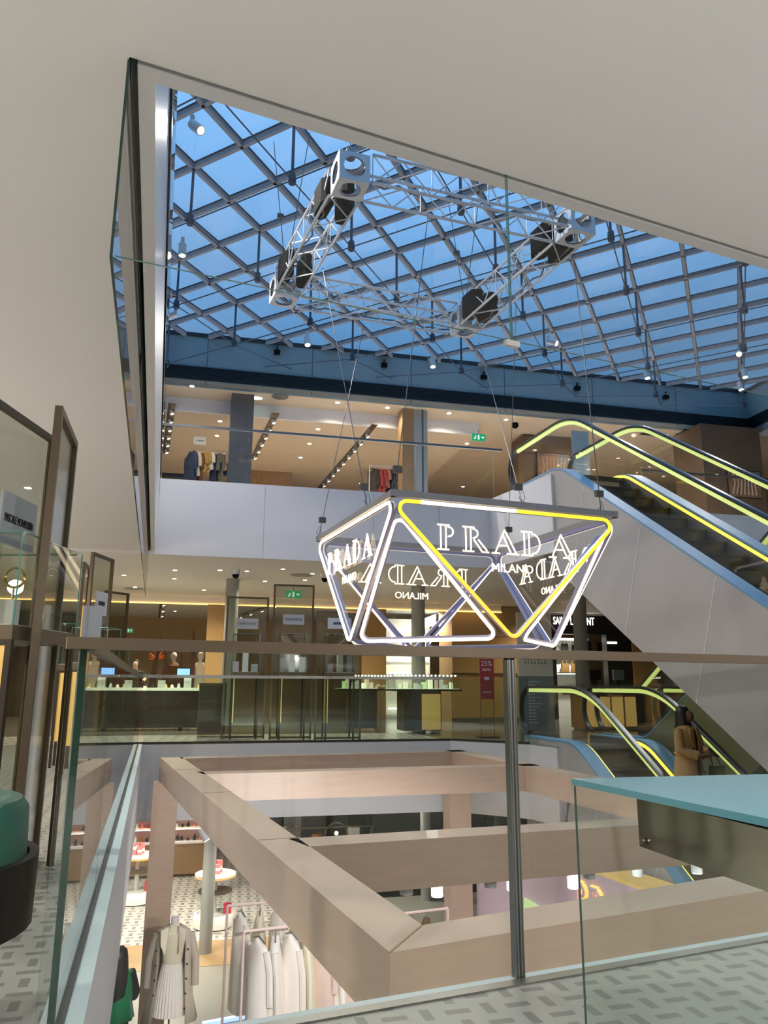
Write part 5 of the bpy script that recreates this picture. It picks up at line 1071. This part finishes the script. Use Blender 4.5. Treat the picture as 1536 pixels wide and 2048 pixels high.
# ------------------------------------------------------------------ lower shop
def place(name, mb, m, lab, cat, p, rz=FA, grp=None, smooth=False): return tag(mb.build(name, m, loc=p, rz=rz, smooth=smooth), lab, cat, grp)
ZR_ = ZL+2.0
def lrack(pa, pb, zz, ext, lab):
    a, b = P(pa[0], pa[1], zz), P(pb[0], pb[1], zz); d = (b-a).normalized(); b = a+d*ext
    return rack(a, b, ZL, zz-ZL, lab, 'pink_rack', .018)
frb, Lb, _ = lrack((455, 1812), (545, 1804), ZR_, 2.1, 'back pink metal clothes rack in the lower shop')
frf, Lf, _ = lrack((488, 1863), (585, 1852), ZR_, 2.9, 'front pink metal clothes rack in the lower shop')
B_ = [('cloth_white', 'long white coat', 1.0), ('cloth_cream', 'cream jacket', .95), ('cloth_white', 'white shirt dress', .85), ('cloth_cream', 'cream blazer', 1.05), ('cloth_black', 'black coat', .9), ('cloth_cream', 'cream blouse', .8), ('cloth_pink', 'pale pink shirt', .8)]
for k, (m, nm, h_) in enumerate(B_):
    garment(.46, h_*1.25, m, frb.pt(.2+k*.27, 0, ZR_-.09), frb.a+R(12)*(-1)**k, '%s hanging %s on the back pink rack' % (nm, ['first', 'second', 'third', 'fourth', 'fifth', 'sixth', 'last'][k]), 'garment', 'clothes on the back pink rack', seed=60+k, thick=.08, hang='steel')
F_ = [('cloth_white', 'white blouse', .9), ('cloth_white', 'long white shirt with bow', 1.1), ('cloth_white', 'white scarf shirt', 1.12), ('cloth_cream', 'cream long coat', 1.15), ('cloth_pink', 'open pale pink cardigan', .85), ('cloth_white', 'white tailored jacket with black cuff buttons', 1.12), ('cloth_pink', 'pale pink tailored jacket', 1.1), ('cloth_tan', 'tan pink trousers', 1.2), ('cloth_pink', 'light pink trousers', 1.2), ('cloth_white', 'white sweater', .9), ('cloth_brown', 'dark brown jacket', .9), ('cloth_brown', 'tobacco brown jacket', .95)]
for k, (m, nm, h_) in enumerate(F_):
    t = garment(.48, h_*1.32, m, frf.pt(.2+k*.215, 0, ZR_-.09), frf.a+R(14)*(-1)**k, '%s hanging %s on the front pink rack' % (nm, ['first', 'second', 'third', 'fourth', 'fifth', 'sixth', 'seventh', 'eighth', 'ninth', 'tenth', 'eleventh', 'last'][k]), 'garment', 'clothes on the front pink rack', seed=90+k, thick=.09, hang='steel')
    if k == 5:
        for j in range(3): MB().box((.06, -.22, -.86-.02*j), (.03, .02, .012)).build('cuff_button', 'ink', t)
    if k == 2: MB().path([(.08, 0, -.15), (.1, .01, -.6), (.09, 0, -.85)], .02, 6).build('bow_ribbon', 'cloth_olive', t, smooth=True)
a, b = P(405, 2052, ZL), P(690, 1998, ZL); L = (b-a).length
o = place('light_plinth', MB().b2((0, -.04, 0), (L, .04, .05)), 'plinth_blue', 'pale blue glowing floor strip under the pink clothes racks', 'light strip', a, atan2((b-a).y, (b-a).x))
for (tt, z, tx_, ty_, w_) in ((.25, -.56, -2.6, 11.6, 90), (.8, -.56, -1.6, 11.4, 110), (1.5, -.56, -1.0, 11.4, 90), (2.4, -.56, 2.2, 13, 60), (3.9, -.56, 4.6, 9.6, 60)):
    b_ = s3+d3*tt+n3*.15; x, y = b_.x, b_.y; bm_ = MB().tube((0, 0, 0), (0, 0, .07), .05, 12).build('can_spotlight', 'paper_white', loc=(x, y, z)); tag(bm_, 'white can spotlight fixed under the middle wooden beam, aimed at the clothes racks', 'spotlight', 'can lights under the middle beam')
    d_ = V((x-tx_, y-ty_, z+3)); spot((x, y, z), w_, (1, .93, .93), 1.5, .035, rot=d_.to_track_quat('Z', 'Y').to_euler())
# dress form with trench coat
q = ray(350, 1833); D = 11.6; t_ = D/sqrt(q.x**2+q.y**2); nk = CAM+q*t_
zn = nk.z; q2 = ray(345, 2028); zh = (CAM+q2*(D/sqrt(q2.x**2+q2.y**2))).z; H = zn-zh
df = thing('dress_form', 'white dress form in pleated white dress with a beige trench coat over its shoulders', 'dress form', (nk.x, nk.y, ZL), FA-.05)
z0 = zn-ZL
MB().lathe([(.045, z0-.12), (.05, z0-.01), (.05, z0), (.002, z0+.002)], n=18).build('neck_cap', 'mannequin', df, smooth=True)
MB().lathe([(.06, z0-.09), (.08, z0-.12), (.17, z0-.19), (.16, z0-.32), (.13, z0-.5), (.125, z0-.55)], n=24, sx=1, sy=.68).build('knit_top', 'cloth_cream', df, smooth=True)
mb = MB(); nf = 30; lv = [(.128, z0-.55), (.16, z0-.7), (.19, z0-.9), (.21, zh-ZL)]; vs = []; fs = []
for j, (r_, z) in enumerate(lv):
    for i in range(nf*2): rr = r_*(1+(.06*j/3 if i % 2 else -.02)); an = pi*i/nf; vs.append((rr*cos(an), rr*.75*sin(an), z))
for j in range(3):
    for i in range(nf*2): l = (i+1) % (nf*2); fs.append((j*nf*2+i, j*nf*2+l, (j+1)*nf*2+l, (j+1)*nf*2+i))
fs.append([3*nf*2+i for i in range(nf*2)]); mb.add(vs, fs).build('pleated_skirt', 'cloth_white', df)
MB().tube((0, 0, 0), (0, 0, zh-ZL+.1), .012).tube((0, 0, 0), (0, 0, .02), .16, 20).build('stand', 'steel_dark', df)
def coat_half(s_, m):
    mb = MB(); vs = []; fs = []; lv = [(z0-.1, .10, .09, .35), (z0-.16, .21, .12, .5), (z0-.3, .25, .15, .55), (z0-.6, .25, .17, .55), (z0-.95, .29, .2, .55), (zh-ZL-.06, .36, .25, .5)]; k = 12
    for (z, rx, ry, op) in lv:
        for i in range(k+1):
            an = R(90)-s_*R(0)+(-s_)*(R(180)*(1-op*.45)*i/k) ; an = pi/2-s_*pi*(1-op*.42)*i/k
            vs.append((rx*cos(an)*(1+.04*sin(i*1.9+z*3)), ry*sin(an), z))
    nl_ = len(lv)
    for j in range(nl_-1):
        for i in range(k): fs.append((j*(k+1)+i, j*(k+1)+i+1, (j+1)*(k+1)+i+1, (j+1)*(k+1)+i))
    o = mb.add(vs, fs).build('trench_panel', m, df, smooth=True); md = o.modifiers.new('t', 'SOLIDIFY'); md.thickness = .012
    MB().path([(s_*.22, 0, z0-.2), (s_*.3, -.03, z0-.5), (s_*.31, -.06, z0-.82)], .05, 10).build('sleeve', m, df, smooth=True); return o
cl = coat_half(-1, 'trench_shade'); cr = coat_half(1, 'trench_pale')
for s_, o in ((-1, cl), (1, cr)):
    MB().prism([(s_*.06, -.1, z0-.09), (s_*.16, -.13, z0-.13), (s_*.15, -.17, z0-.3), (s_*.09, -.16, z0-.42)], (0, -.015, 0)).build('lapel', 'cloth_cream', o)
for k in range(5):
    for s_ in (-1, 1):
        if s_ < 0 and k > 3: continue
        MB().sphere((s_*.2, -.165-.012*k, z0-.36-.17*k), .013, n=8).build('button', 'ink', cr if s_ > 0 else cl)
# make-up wall shelving
sb = FF.loc(P(340, 1756, ZL)); d5 = sb[1]
ua = FF.px(262, 1700, d5)[0]; ub_ = FF.px(412, 1700, d5)[0]
t = thing('makeup_shelving', 'pink backed wall shelving with make-up rows above wooden drawers in the lower shop', 'shelving', FF.pt(ua-2.2, d5, ZL), FA); W = ub_-ua+2.2
MB().b2((0, .35, .9), (W, .4, 2.85)).build('back_panel', 'pink_wall', t); MB().b2((0, 0, .08), (W, .4, .85)).build('drawer_base', 'wood_mid', t); MB().b2((-.02, -.02, .85), (W+.02, .4, .9)).build('ledge', 'box_white', t)
shz = [1.22, 1.55, 1.88, 2.2]
for z in shz: s_ = MB().b2((0, .05, z), (W, .36, z+.03)).build('shelf', 'cloth_cream', t); MB().b2((0, .04, z-.012), (W, .06, z)).build('shelf_light', 'shelf_light', s_)
for x in (0, W*.33, W*.66, W): MB().b2((x-.03, .02, .9), (x+.03, .36, 2.85)).build('upright', 'wood_mid', t)
spot(FF.pt(ua+1, d5-.6, ZL+2.8), 25, (1, .85, .8))
F5 = Frame(FF.pt(ua-2.2, d5)[:2], FA); random.seed(5)
for z in [.9]+[q+.03 for q in shz[:3]]:
    for k in range(16):
        x = 1.7+k*(W-1.9)/15+random.uniform(-.03, .03); kind = random.choice(['bottle_amber', 'bottle_dark', 'box_pink', 'box_white', 'bottle_dark', 'box_red']); h_ = random.uniform(.06, .16)
        place('cosmetic_item', MB().tube((0, 0, 0), (0, 0, h_*.7), .04, 8).tube((0, 0, h_*.7), (0, 0, h_), .02, 8), kind, 'small cosmetic bottle or jar on the pink wall shelving', 'cosmetics', F5.pt(x, .2, ZL+z+.001), FA, 'cosmetics on the pink shelving')
# round display tables
def rtable(px, py, lab, r=.42):
    p = P(px, py, ZL); t = thing('round_display_table', lab, 'display table', (p.x, p.y+.3, ZL), 0)
    MB().lathe([(r, .03), (r*1.02, .1), (r*1.02, .26), (r*.98, .28)], n=28).build('base', 'box_white', t, smooth=True); MB().lathe([(r*.96, 0), (r*.96, .03)], n=28).build('plinth', 'gap_dark', t)
    MB().lathe([(r*.85, .28), (r*.85, .72)], n=28).build('glass_drum', 'glass_clear', t, smooth=True); MB().lathe([(r*.88, .7), (r*.88, .735)], n=28).build('middle_shelf', 'bronze', t); MB().tube((0, 0, .28), (0, 0, 1.0), .05, 12).build('stem', 'box_white', t)
    MB().lathe([(r*.98, 1.0), (r*1.04, 1.02), (r*1.04, 1.07), (r*.98, 1.08)], n=28).build('tabletop', 'box_white', t, smooth=True); MB().lathe([(r*1.045, 1.0), (r*1.05, 1.04)], n=28).build('rim', 'gold_panel', t); return p
for (px, py, lab) in ((262, 1812, 'round white display table left of the tall wooden post'), (420, 1862, 'round white display table with stacked pink boxes behind the grey column')):
    p = rtable(px, py, lab)
    for k in range(6):
        xx = -.2+.13*(k % 3); yy = -.1+.16*(k//3)
        for j in range(3 if k < 3 else 4): place('gift_box', MB().b2((-.055, -.05, 0), (.055, .05, .058)), 'box_pink' if (k+j) % 3 else 'box_white', 'small %s box stacked on the %s round table' % ('pink' if (k+j) % 3 else 'white', 'left' if px < 300 else 'right'), 'box', (p.x+xx, p.y+.3+yy, ZL+1.081+.06*j), .1*k, 'boxes stacked on the round tables')
    place('red_bag', MB().b2((-.08, -.05, 0), (.08, .05, .2)), 'box_red', 'red carrier bag on the base of the %s round table' % ('left' if px < 300 else 'right'), 'bag', (p.x+.3, p.y+.25, ZL+.282), .3)
for (px, py, r, lab) in ((410, 1906, .125, 'round grey column standing in front of the right round display table'), (415, 1800, .12, 'round grey column farther back near the make-up shelves')):
    p = P(px, py, ZL); o = MB().lathe([(r, ZL), (r, -1.22)], n=24).build('round_column', 'pillar_grey', loc=(p.x, p.y, 0), smooth=True); tag(o, lab, 'column')
# dark back area with arches, mirrors and warm bulbs seen between the beams
d6 = 9.5
ua = FF.px(560, 1660, d6)[0]; ub_ = FF.px(1130, 1660, d6)[0]
t = thing('dark_partition', 'long black partition at the back of the lower shop under the white fascia', 'partition', FF.pt(ua-.5, d6, ZL), FA); W = ub_-ua+.6; MB().b2((0, 0, 0), (W, .1, 2.85)).build('panel', 'shop_black', t)
for k in range(5): x = .6+k*W/5; MB().b2((x, -.03, .3), (x+.5, 0, 2.3)).build('inset', 'dark_glass' if k % 2 else 'board_grey', t)
MB().b2((W*.52, -.03, .6), (W*.52+.03, 0, 1.35)).b2((W*.52, -.03, 1.32), (W*.52+.4, 0, 1.35)).build('neon_line', 'plinth_blue', t)
F6 = Frame(FF.pt(ua-.5, d6)[:2], FA)
for k in range(8):
    x = .5+k*(W-.8)/7; t = thing('arched_rail', 'thin bronze arch of the display rails at the back of the lower shop', 'display rail', F6.pt(x, -2.2, ZL), FA, 'bronze arches of the lower shop')
    MB().path([(-.3, 0, 0), (-.3, 0, 1.25)]+[(.3*cos(R(180-20*j))*1, 0, 1.25+.3*sin(R(180-20*j))) for j in range(1, 9)]+[(.3, 0, 1.25), (.3, 0, 0)], .024, 6).build('arch', 'bronze', t, smooth=True)
    MB().sphere((0, -.05, 1.3), .05, n=10).build('bulb', 'lamp_warm', t, smooth=True)
for z in (1.2, 1.45):
    t = thing('long_rail', 'long bronze rail running across the arches, %s of the two' % ('lower' if z < 1.3 else 'upper'), 'rail', F6.pt(0, -2.25, ZL), FA); MB().tube((0, 0, z), (W, 0, z), .02).build('bar', 'bronze', t)
    for x in (0.02, W-.02): MB().tube((x, 0, 0), (x, 0, z), .014).build('leg', 'bronze', t)
random.seed(9)
for k in range(12):
    m = random.choice(['box_white', 'cloth_cream', 'bottle_amber', 'sign_plate', 'cloth_pink']); u_s = FF.px(1050+k*8 if k > 5 else 560+k*75, 1650, 8.6)[0]
    t = thing('display_stand', 'small pale display stand in the crowded back of the lower shop', 'display stand', FF.pt(u_s, 8.4+.2*(k % 3), ZL), FA+k, 'display stands at the back of the lower shop'); MB().b2((-.15, -.1, .7), (.15, .1, .7+random.uniform(.3, .8))).build('panel', m, t); MB().tube((0, 0, 0), (0, 0, .7), .02).tube((0, 0, 0), (0, 0, .02), .14, 16).build('pole', 'steel_dark', t)
# lilac wall with glowing letters under the right half
ZW = -1.4
la, lb = P(1177, 1736, ZW), P(1345, 1796, ZW); d_ = (lb-la).normalized(); la2 = la-d_*3.2; lb2 = lb+d_*3.2; bk = P(1240, 1732, ZW); bn = V((-d_.y, d_.x, 0)); bd = (bk-la).dot(bn)
an = atan2(d_.y, d_.x); L = (lb2-la2).length
lw_ = thing('lilac_wall', 'pale lilac wall with large glowing halo letters in the lower shop', 'wall', (la2.x, la2.y, ZL), an)
MB().b2((0, 0, 0), (L, .08, ZW-ZL-.04)).build('panel', 'lilac_wall', lw_)
MB().b2((0, 0, ZW-ZL-.04), (L, bd, ZW-ZL)).build('lit_ledge', 'gold_soffit', lw_)
fx = Frame((la2.x, la2.y), an)
uP, zP = fx.px(1157, 1800, 0); uR, zR = fx.px(1186, 1806, 0)
hh = abs(fx.px(1168, 1768, 0)[1]-fx.px(1168, 1818, 0)[1]); zb_ = fx.px(1165, 1817, 0)[1]-ZL; x = uP; HW = (uR-uP)/(.8*hh)
for ch in 'PRADA':
    w_, ss = GL[ch]; mb = MB()
    for s_ in ss: mb.path([(x+q[0]*hh*HW, -.05, zb_+q[1]*hh) for q in s_], .022, 6)
    o = mb.build('wall_letter', 'lilac_wall', lw_, smooth=True); mb = MB()
    for s_ in ss: mb.path([(x+q[0]*hh*HW, -.012, zb_+q[1]*hh) for q in s_], .04, 5)
    mb.build('halo', 'letter_halo', o, smooth=True); x += (w_+.15)*hh*HW
q = [fx.px(*c, -.02) for c in ((1049, 1796), (1098, 1824), (1049, 1832))]
lb_ = MB().prism([(c[0], -.03, c[1]-ZL) for c in q], (0, .025, 0)).build('lime_panel', 'lime_board', lw_)
for (a_, b_) in ((6.1, .7), (3.6, 1.0)): pass
p = P(1016, 1860, ZL); t = thing('shop_directory', 'grey text covered directory panel beside the glass joint in the lower shop', 'directory', (p.x, p.y, ZL), FA); MB().b2((-.22, 0, 0), (.2, .06, 2.3)).build('panel', 'board_grey', t); mb = MB()
for k in range(18): mb.b2((-.15, -.004, 2.1-k*.07), (-.15+random.uniform(.08, .26), 0, 2.115-k*.07))
mb.build('text_lines', 'ink', t)
p = FF.px(830, 1800, 6.5)[0]; t = thing('black_partition', 'matt black partition seen under the middle beam', 'partition', FF.pt(p-1.2, 6.0, ZL), FA); MB().b2((0, 0, 0), (2.9, .1, 2.8)).build('panel', 'shop_black', t)
p2 = FF.px(850, 1800, 5.7)[0]; o = MB().lathe([(.13, ZL), (.13, -1.22)], n=24).build('round_column', 'pillar_grey', loc=FF.pt(p2, 5.6, 0), smooth=True); tag(o, 'round grey column in front of the black partition', 'column')
# ------------------------------------------------------------------ people
def figure(name, label, loc, rz, J, skinm, h=1.68):
    """one continuous skin-modifier body. J: dict of joints -> (x, y, z, radius_x, radius_y)"""
    t = thing(name, label, 'person', loc, rz)
    order = list(J); idx = {k: i for i, k in enumerate(order)}
    par = {'waist': 'pelvis', 'chest': 'waist', 'neck0': 'chest', 'neck1': 'neck0', 'jaw': 'neck1', 'face': 'jaw', 'crown': 'face', 'nose': 'face'}
    for s_ in 'LR': par.update({'sh'+s_: 'chest', 'el'+s_: 'sh'+s_, 'wr'+s_: 'el'+s_, 'palm'+s_: 'wr'+s_, 'hip'+s_: 'pelvis', 'kn'+s_: 'hip'+s_, 'an'+s_: 'kn'+s_, 'toe'+s_: 'an'+s_})
    for s_ in 'LR':
        w_ = V(J['wr'+s_][:3]); p_ = V(J['palm'+s_][:3]); d = (p_-w_).normalized(); sd = d.cross(V((0, 0, 1))).normalized(); up = sd.cross(d)
        for f, off, ln in ((0, -.03, .065), (1, -.01, .078), (2, .012, .074), (3, .03, .058)):
            k1, k2 = 'f%d1%s' % (f, s_), 'f%d2%s' % (f, s_); q1 = p_+sd*off+d*.03; q2 = q1+d*ln*.6-up*.006; q3 = q2+d*ln*.3-up*ln*.45
            J[k1] = (*q2, .009, .009); J[k2] = (*q3, .0075, .0075); par[k1] = 'palm'+s_; par[k2] = k1
        inn = -1 if s_ == 'R' else 1
        q1 = w_.lerp(p_, .6)+sd*(.045*inn)+d*.015; q2 = q1+d*.045+sd*.008*inn; J['t1'+s_] = (*q1, .011, .011); J['t2'+s_] = (*q2, .009, .009); par['t1'+s_] = 'palm'+s_; par['t2'+s_] = 't1'+s_
    order = list(J); idx = {k: i for i, k in enumerate(order)}
    me = bpy.data.meshes.new('body'); me.from_pydata([J[k][:3] for k in order], [(idx[k], idx[par[k]]) for k in order if k in par], [])
    o = bpy.data.objects.new('tmpbody', me); COL.objects.link(o); o.modifiers.new('s', 'SKIN'); sv = me.skin_vertices[0].data
    for k in order: sv[idx[k]].radius = J[k][3:5]
    sv[idx['pelvis']].use_root = True
    sb_ = o.modifiers.new('u', 'SUBSURF'); sb_.levels = 2; sb_.render_levels = 2
    me2 = bpy.data.meshes.new_from_object(o.evaluated_get(bpy.context.evaluated_depsgraph_get())); bpy.data.objects.remove(o)
    me2.materials.clear(); me2.materials.append(MATS[skinm]); me2.polygons.foreach_set('use_smooth', [True]*len(me2.polygons))
    b = bpy.data.objects.new('body', me2); COL.objects.link(b); b.parent = t; return t
def joints(h, armL, armR, nod=.0):
    k = h/1.68; J = {'pelvis': (0, 0, .92*k, .13, .1), 'waist': (0, 0, 1.08*k, .11, .085), 'chest': (0, 0, 1.27*k, .13, .09), 'neck0': (0, .005, 1.41*k, .05, .05), 'neck1': (0, -.01, 1.46*k, .045, .045),
        'jaw': (0, -.03-nod*.3, 1.50*k, .058, .06), 'face': (0, -.02-nod*.5, 1.565*k, .072, .085), 'crown': (0, 0-nod*.3, 1.62*k, .066, .075), 'nose': (0, -.105-nod*.5, 1.545*k-nod*.1, .012, .012)}
    for s_, sg_, A_ in (('L', 1, armL), ('R', -1, armR)):
        J['sh'+s_] = (sg_*.165, 0, 1.355*k, .052, .052); J['el'+s_] = (*A_[0], .04, .04); J['wr'+s_] = (*A_[1], .026, .022); J['palm'+s_] = (*A_[2], .035, .018)
        J['hip'+s_] = (sg_*.09, 0, .86*k, .085, .085); J['kn'+s_] = (sg_*.09, -.01, .48*k, .055, .055); J['an'+s_] = (sg_*.09, .02, .09*k, .035, .035); J['toe'+s_] = (sg_*.1, -.12, .035, .035, .025)
    return J
def shell(t, lv, m, name, n_=26, fold=.03, nf=9, open_=0., smooth=True, ph=0):
    vs = []; fs = []; k = len(lv)
    for j, (z, rx, ry, oy) in enumerate(lv):
        for i in range(n_+1):
            an = -pi/2+open_/2+(2*pi-open_)*i/n_; f = 1+fold*(j/k)*sin(nf*an+ph); vs.append((rx*cos(an)*f, ry*sin(an)*f+oy, z))
    for j in range(k-1):
        for i in range(n_): fs.append((j*(n_+1)+i, j*(n_+1)+i+1, (j+1)*(n_+1)+i+1, (j+1)*(n_+1)+i))
    o = MB().add(vs, fs).build(name, m, t, smooth=smooth); md = o.modifiers.new('t', 'SOLIDIFY'); md.thickness = .01; md.offset = 1; return o
# woman in trench coat riding the lower escalator
wz = FL.px(1368, 1412, -7.42)
hw = FL.pt(wz[0], -7.42, wz[1]-1.68)
J = joints(1.68, ((.24, -.06, 1.1), (.09, -.27, 1.04), (.02, -.33, 1.06)), ((-.25, -.05, 1.1), (-.12, -.27, 1.02), (-.03, -.34, 1.04)), nod=.07)
wm = figure('person', 'woman in an open beige trench coat looking down at her phone on the lower escalator', hw, R(38), J, 'skin_brown')
shell(wm, [(1.42, .075, .07, .01), (1.395, .13, .09, 0), (1.36, .2, .11, 0), (1.25, .2, .135, 0), (1.05, .185, .14, 0), (.9, .21, .16, 0), (.6, .24, .19, 0), (.38, .27, .22, .01)], 'trench', 'trench_coat', open_=.5, nf=7)
for s_, pts_ in ((1, [(.18, 0, 1.36), (.25, -.06, 1.1), (.12, -.24, 1.045)]), (-1, [(-.18, 0, 1.36), (-.26, -.05, 1.1), (-.145, -.24, 1.03)])): MB().path([V(pts_[0]), V(pts_[0]).lerp(V(pts_[1]), .5)+V((s_*.02, 0, 0)), pts_[1], V(pts_[1]).lerp(V(pts_[2]), .5), pts_[2]], .062, 10).build('coat_sleeve', 'trench', wm, smooth=True)
shell(wm, [(1.41, .06, .06, 0), (1.33, .15, .1, 0), (1.1, .14, .115, 0), (.93, .15, .12, 0)], 'cloth_black', 'black_top', fold=.01)
shell(wm, [(.98, .145, .115, 0), (.8, .17, .14, 0), (.5, .12, .11, 0), (.12, .1, .09, 0)], 'cloth_black', 'trousers', fold=.01)
for s_ in (-1, 1): MB().prism([(s_*.03, -.12, 1.4), (s_*.12, -.11, 1.38), (s_*.15, -.135, 1.24), (s_*.06, -.155, 1.1)], (0, -.014, 0)).build('lapel', 'trench', wm)
for z in (1.12, .98, .8):
    for s_ in (-1, 1): MB().sphere((s_*.1, -.155-(1.12-z)*.1, z), .014, n=8).build('button', 'ink', wm)
MB().path([(.2*cos(R(a_)), .15*sin(R(a_)), 1.04+.01*sin(a_)) for a_ in range(-60, 241, 20)], .02, 6).build('belt', 'trench', wm, smooth=True)
MB().lathe([(.03, 1.24), (.11, 1.27), (.125, 1.36), (.108, 1.46), (.106, 1.54), (.1, 1.6), (.082, 1.65), (.05, 1.68), (.01, 1.695)], (0, .035, 0), 20, 1, .95, fold=.04, nf=11).build('long_hair', 'hair_black', wm, smooth=True)
MB().box((-.0, -.385, 1.075), (.075, .012, .15), M=Matrix.Rotation(-.9, 3, 'X')).build('phone', 'black_plastic', wm)
hb = Frame((hw.x, hw.y), R(38)); q = hb.pt(.27, -.26, hw.z+.62)
bt = thing('shoulder_bag', 'black handbag with tan side hanging from the woman\'s arm on the escalator', 'handbag', q, R(38)); MB().prism([(-.15, -.05, 0), (.15, -.05, 0), (.12, -.05, .27), (-.12, -.05, .27)], (0, .1, 0)).build('body', 'leather_black', bt); MB().b2((.13, -.05, .02), (.16, .05, .2)).build('tan_side', 'leather_tan', bt)
MB().path([(-.1, 0, .27), (-.12, .02, .42), (-.06, .05, .5), (.03, .04, .43), (.1, 0, .27)], .009, 6).build('strap', 'leather_black', bt, smooth=True)
# woman in green in the lower shop seen from behind
p = P(238, 1891, ZL+1.68)
J = joints(1.66, ((.2, -.08, 1.08), (.14, -.26, .95), (.1, -.34, .93)), ((-.24, -.1, 1.06), (-.22, -.3, .92), (-.2, -.38, .9)))
gw = figure('person', 'woman with very long black hair and green satin top, seen from behind', (p.x, p.y, ZL), R(200), J, 'skin_light')
shell(gw, [(1.4, .07, .07, 0), (1.36, .19, .11, 0), (1.2, .2, .14, 0), (1.0, .2, .15, 0), (.8, .24, .18, 0)], 'satin_green', 'satin_top', nf=8, fold=.08)
shell(gw, [(.98, .15, .12, 0), (.8, .18, .15, 0), (.5, .17, .14, 0), (.1, .15, .12, 0)], 'cloth_black', 'trousers', fold=.02)
for s_, a_ in ((1, [(.17, 0, 1.35), (.22, -.05, 1.1), (.19, -.15, 1.02)]), (-1, [(-.17, 0, 1.35), (-.25, -.08, 1.08), (-.24, -.18, 1.0)])): MB().path(a_, .068, 10).build('sleeve', 'satin_green' if s_ > 0 else 'cloth_black', gw, smooth=True)
MB().lathe([(.02, .98), (.09, 1.0), (.13, 1.12), (.14, 1.3), (.13, 1.45), (.12, 1.56), (.105, 1.64), (.06, 1.685), (.002, 1.695)], (0, .06, 0), 20, 1.05, .9, fold=.05, nf=13).build('long_hair', 'hair_black', gw, smooth=True)
# shop assistant behind the jewellery counter
q = FF.px(272, 1318, 4.0); pq = FF.pt(q[0], 4.0, 0)
J = joints(q[1], ((.22, -.04, 1.08), (.16, -.22, 1.0), (.1, -.3, .99)), ((-.22, -.04, 1.08), (-.16, -.22, 1.0), (-.1, -.3, .99)))
sa = figure('person', 'shop assistant in dark clothes standing behind the far jewellery counter', pq, FA, J, 'skin_light'); k = q[1]/1.68
shell(sa, [(1.42*k, .06, .06, 0), (1.37*k, .19, .11, 0), (1.1*k, .17, .14, 0), (.85*k, .2, .16, 0)], 'cloth_black', 'jacket'); shell(sa, [(.95*k, .16, .13, 0), (.5*k, .15, .13, 0), (.1, .13, .11, 0)], 'cloth_black', 'trousers')
for s_ in (-1, 1): MB().path([(s_*.17, 0, 1.35*k), (s_*.23, -.04, 1.08*k), (s_*.17, -.19, 1.01)], .055, 8).build('sleeve', 'cloth_black', sa, smooth=True)
MB().lathe([(.1, 1.5*k), (.095, 1.6*k), (.05, 1.67*k), (.002, 1.68*k)], (0, .03, 0), 16).build('hair', 'hair_black', sa, smooth=True)
# ------------------------------------------------------------------ sky, camera, view
w = bpy.data.worlds.new('World'); scn.world = w; w.use_nodes = True; nt = w.node_tree; bg = nt.nodes['Background']
tc = nt.nodes.new('ShaderNodeTexCoord'); sp = nt.nodes.new('ShaderNodeSeparateXYZ'); nt.links.new(tc.outputs['Generated'], sp.inputs[0])
rp_ = nt.nodes.new('ShaderNodeValToRGB'); el = rp_.color_ramp.elements
el[0].position = .38; el[0].color = (.05, .125, .22, 1); el[1].position = .72; el[1].color = (.165, .375, .68, 1)
e = el.new(.55); e.color = (.11, .26, .48, 1)
nt.links.new(sp.outputs[2], rp_.inputs[0])
nz = nt.nodes.new('ShaderNodeTexNoise'); nz.inputs['Scale'].default_value = 2.2; nz.inputs['Detail'].default_value = 5; nt.links.new(tc.outputs['Generated'], nz.inputs['Vector'])
mx = nt.nodes.new('ShaderNodeMix'); mx.data_type = 'RGBA'; mx.inputs[7].default_value = (.17, .26, .40, 1)
mr = nt.nodes.new('ShaderNodeMapRange'); mr.inputs[1].default_value = .42; mr.inputs[2].default_value = .8; mr.inputs[4].default_value = .55
nt.links.new(nz.outputs['Fac'], mr.inputs[0]); nt.links.new(mr.outputs[0], mx.inputs[0]); nt.links.new(rp_.outputs[0], mx.inputs[6]); nt.links.new(mx.outputs[2], bg.inputs[0])
bg.inputs[1].default_value = 1.0
cd = bpy.data.cameras.new('camera'); co = bpy.data.objects.new('camera', cd); COL.objects.link(co)
cd.sensor_fit = 'VERTICAL'; cd.sensor_height = 32; cd.sensor_width = 24; cd.lens = FPX/2048*32; cd.clip_start = .05
M4 = RW.to_4x4(); M4.translation = CAM; co.matrix_world = M4; scn.camera = co
scn.view_settings.view_transform = 'Standard'; scn.view_settings.look = 'None'; scn.view_settings.gamma = 1; scn.view_settings.exposure = 1.0; scn.view_settings.use_curve_mapping = False
scn.cycles.transparent_max_bounces = 40; scn.cycles.max_bounces = 8; scn.cycles.glossy_bounces = 4; scn.cycles.sample_clamp_indirect = 6; scn.cycles.caustics_reflective = False; scn.cycles.caustics_refractive = False
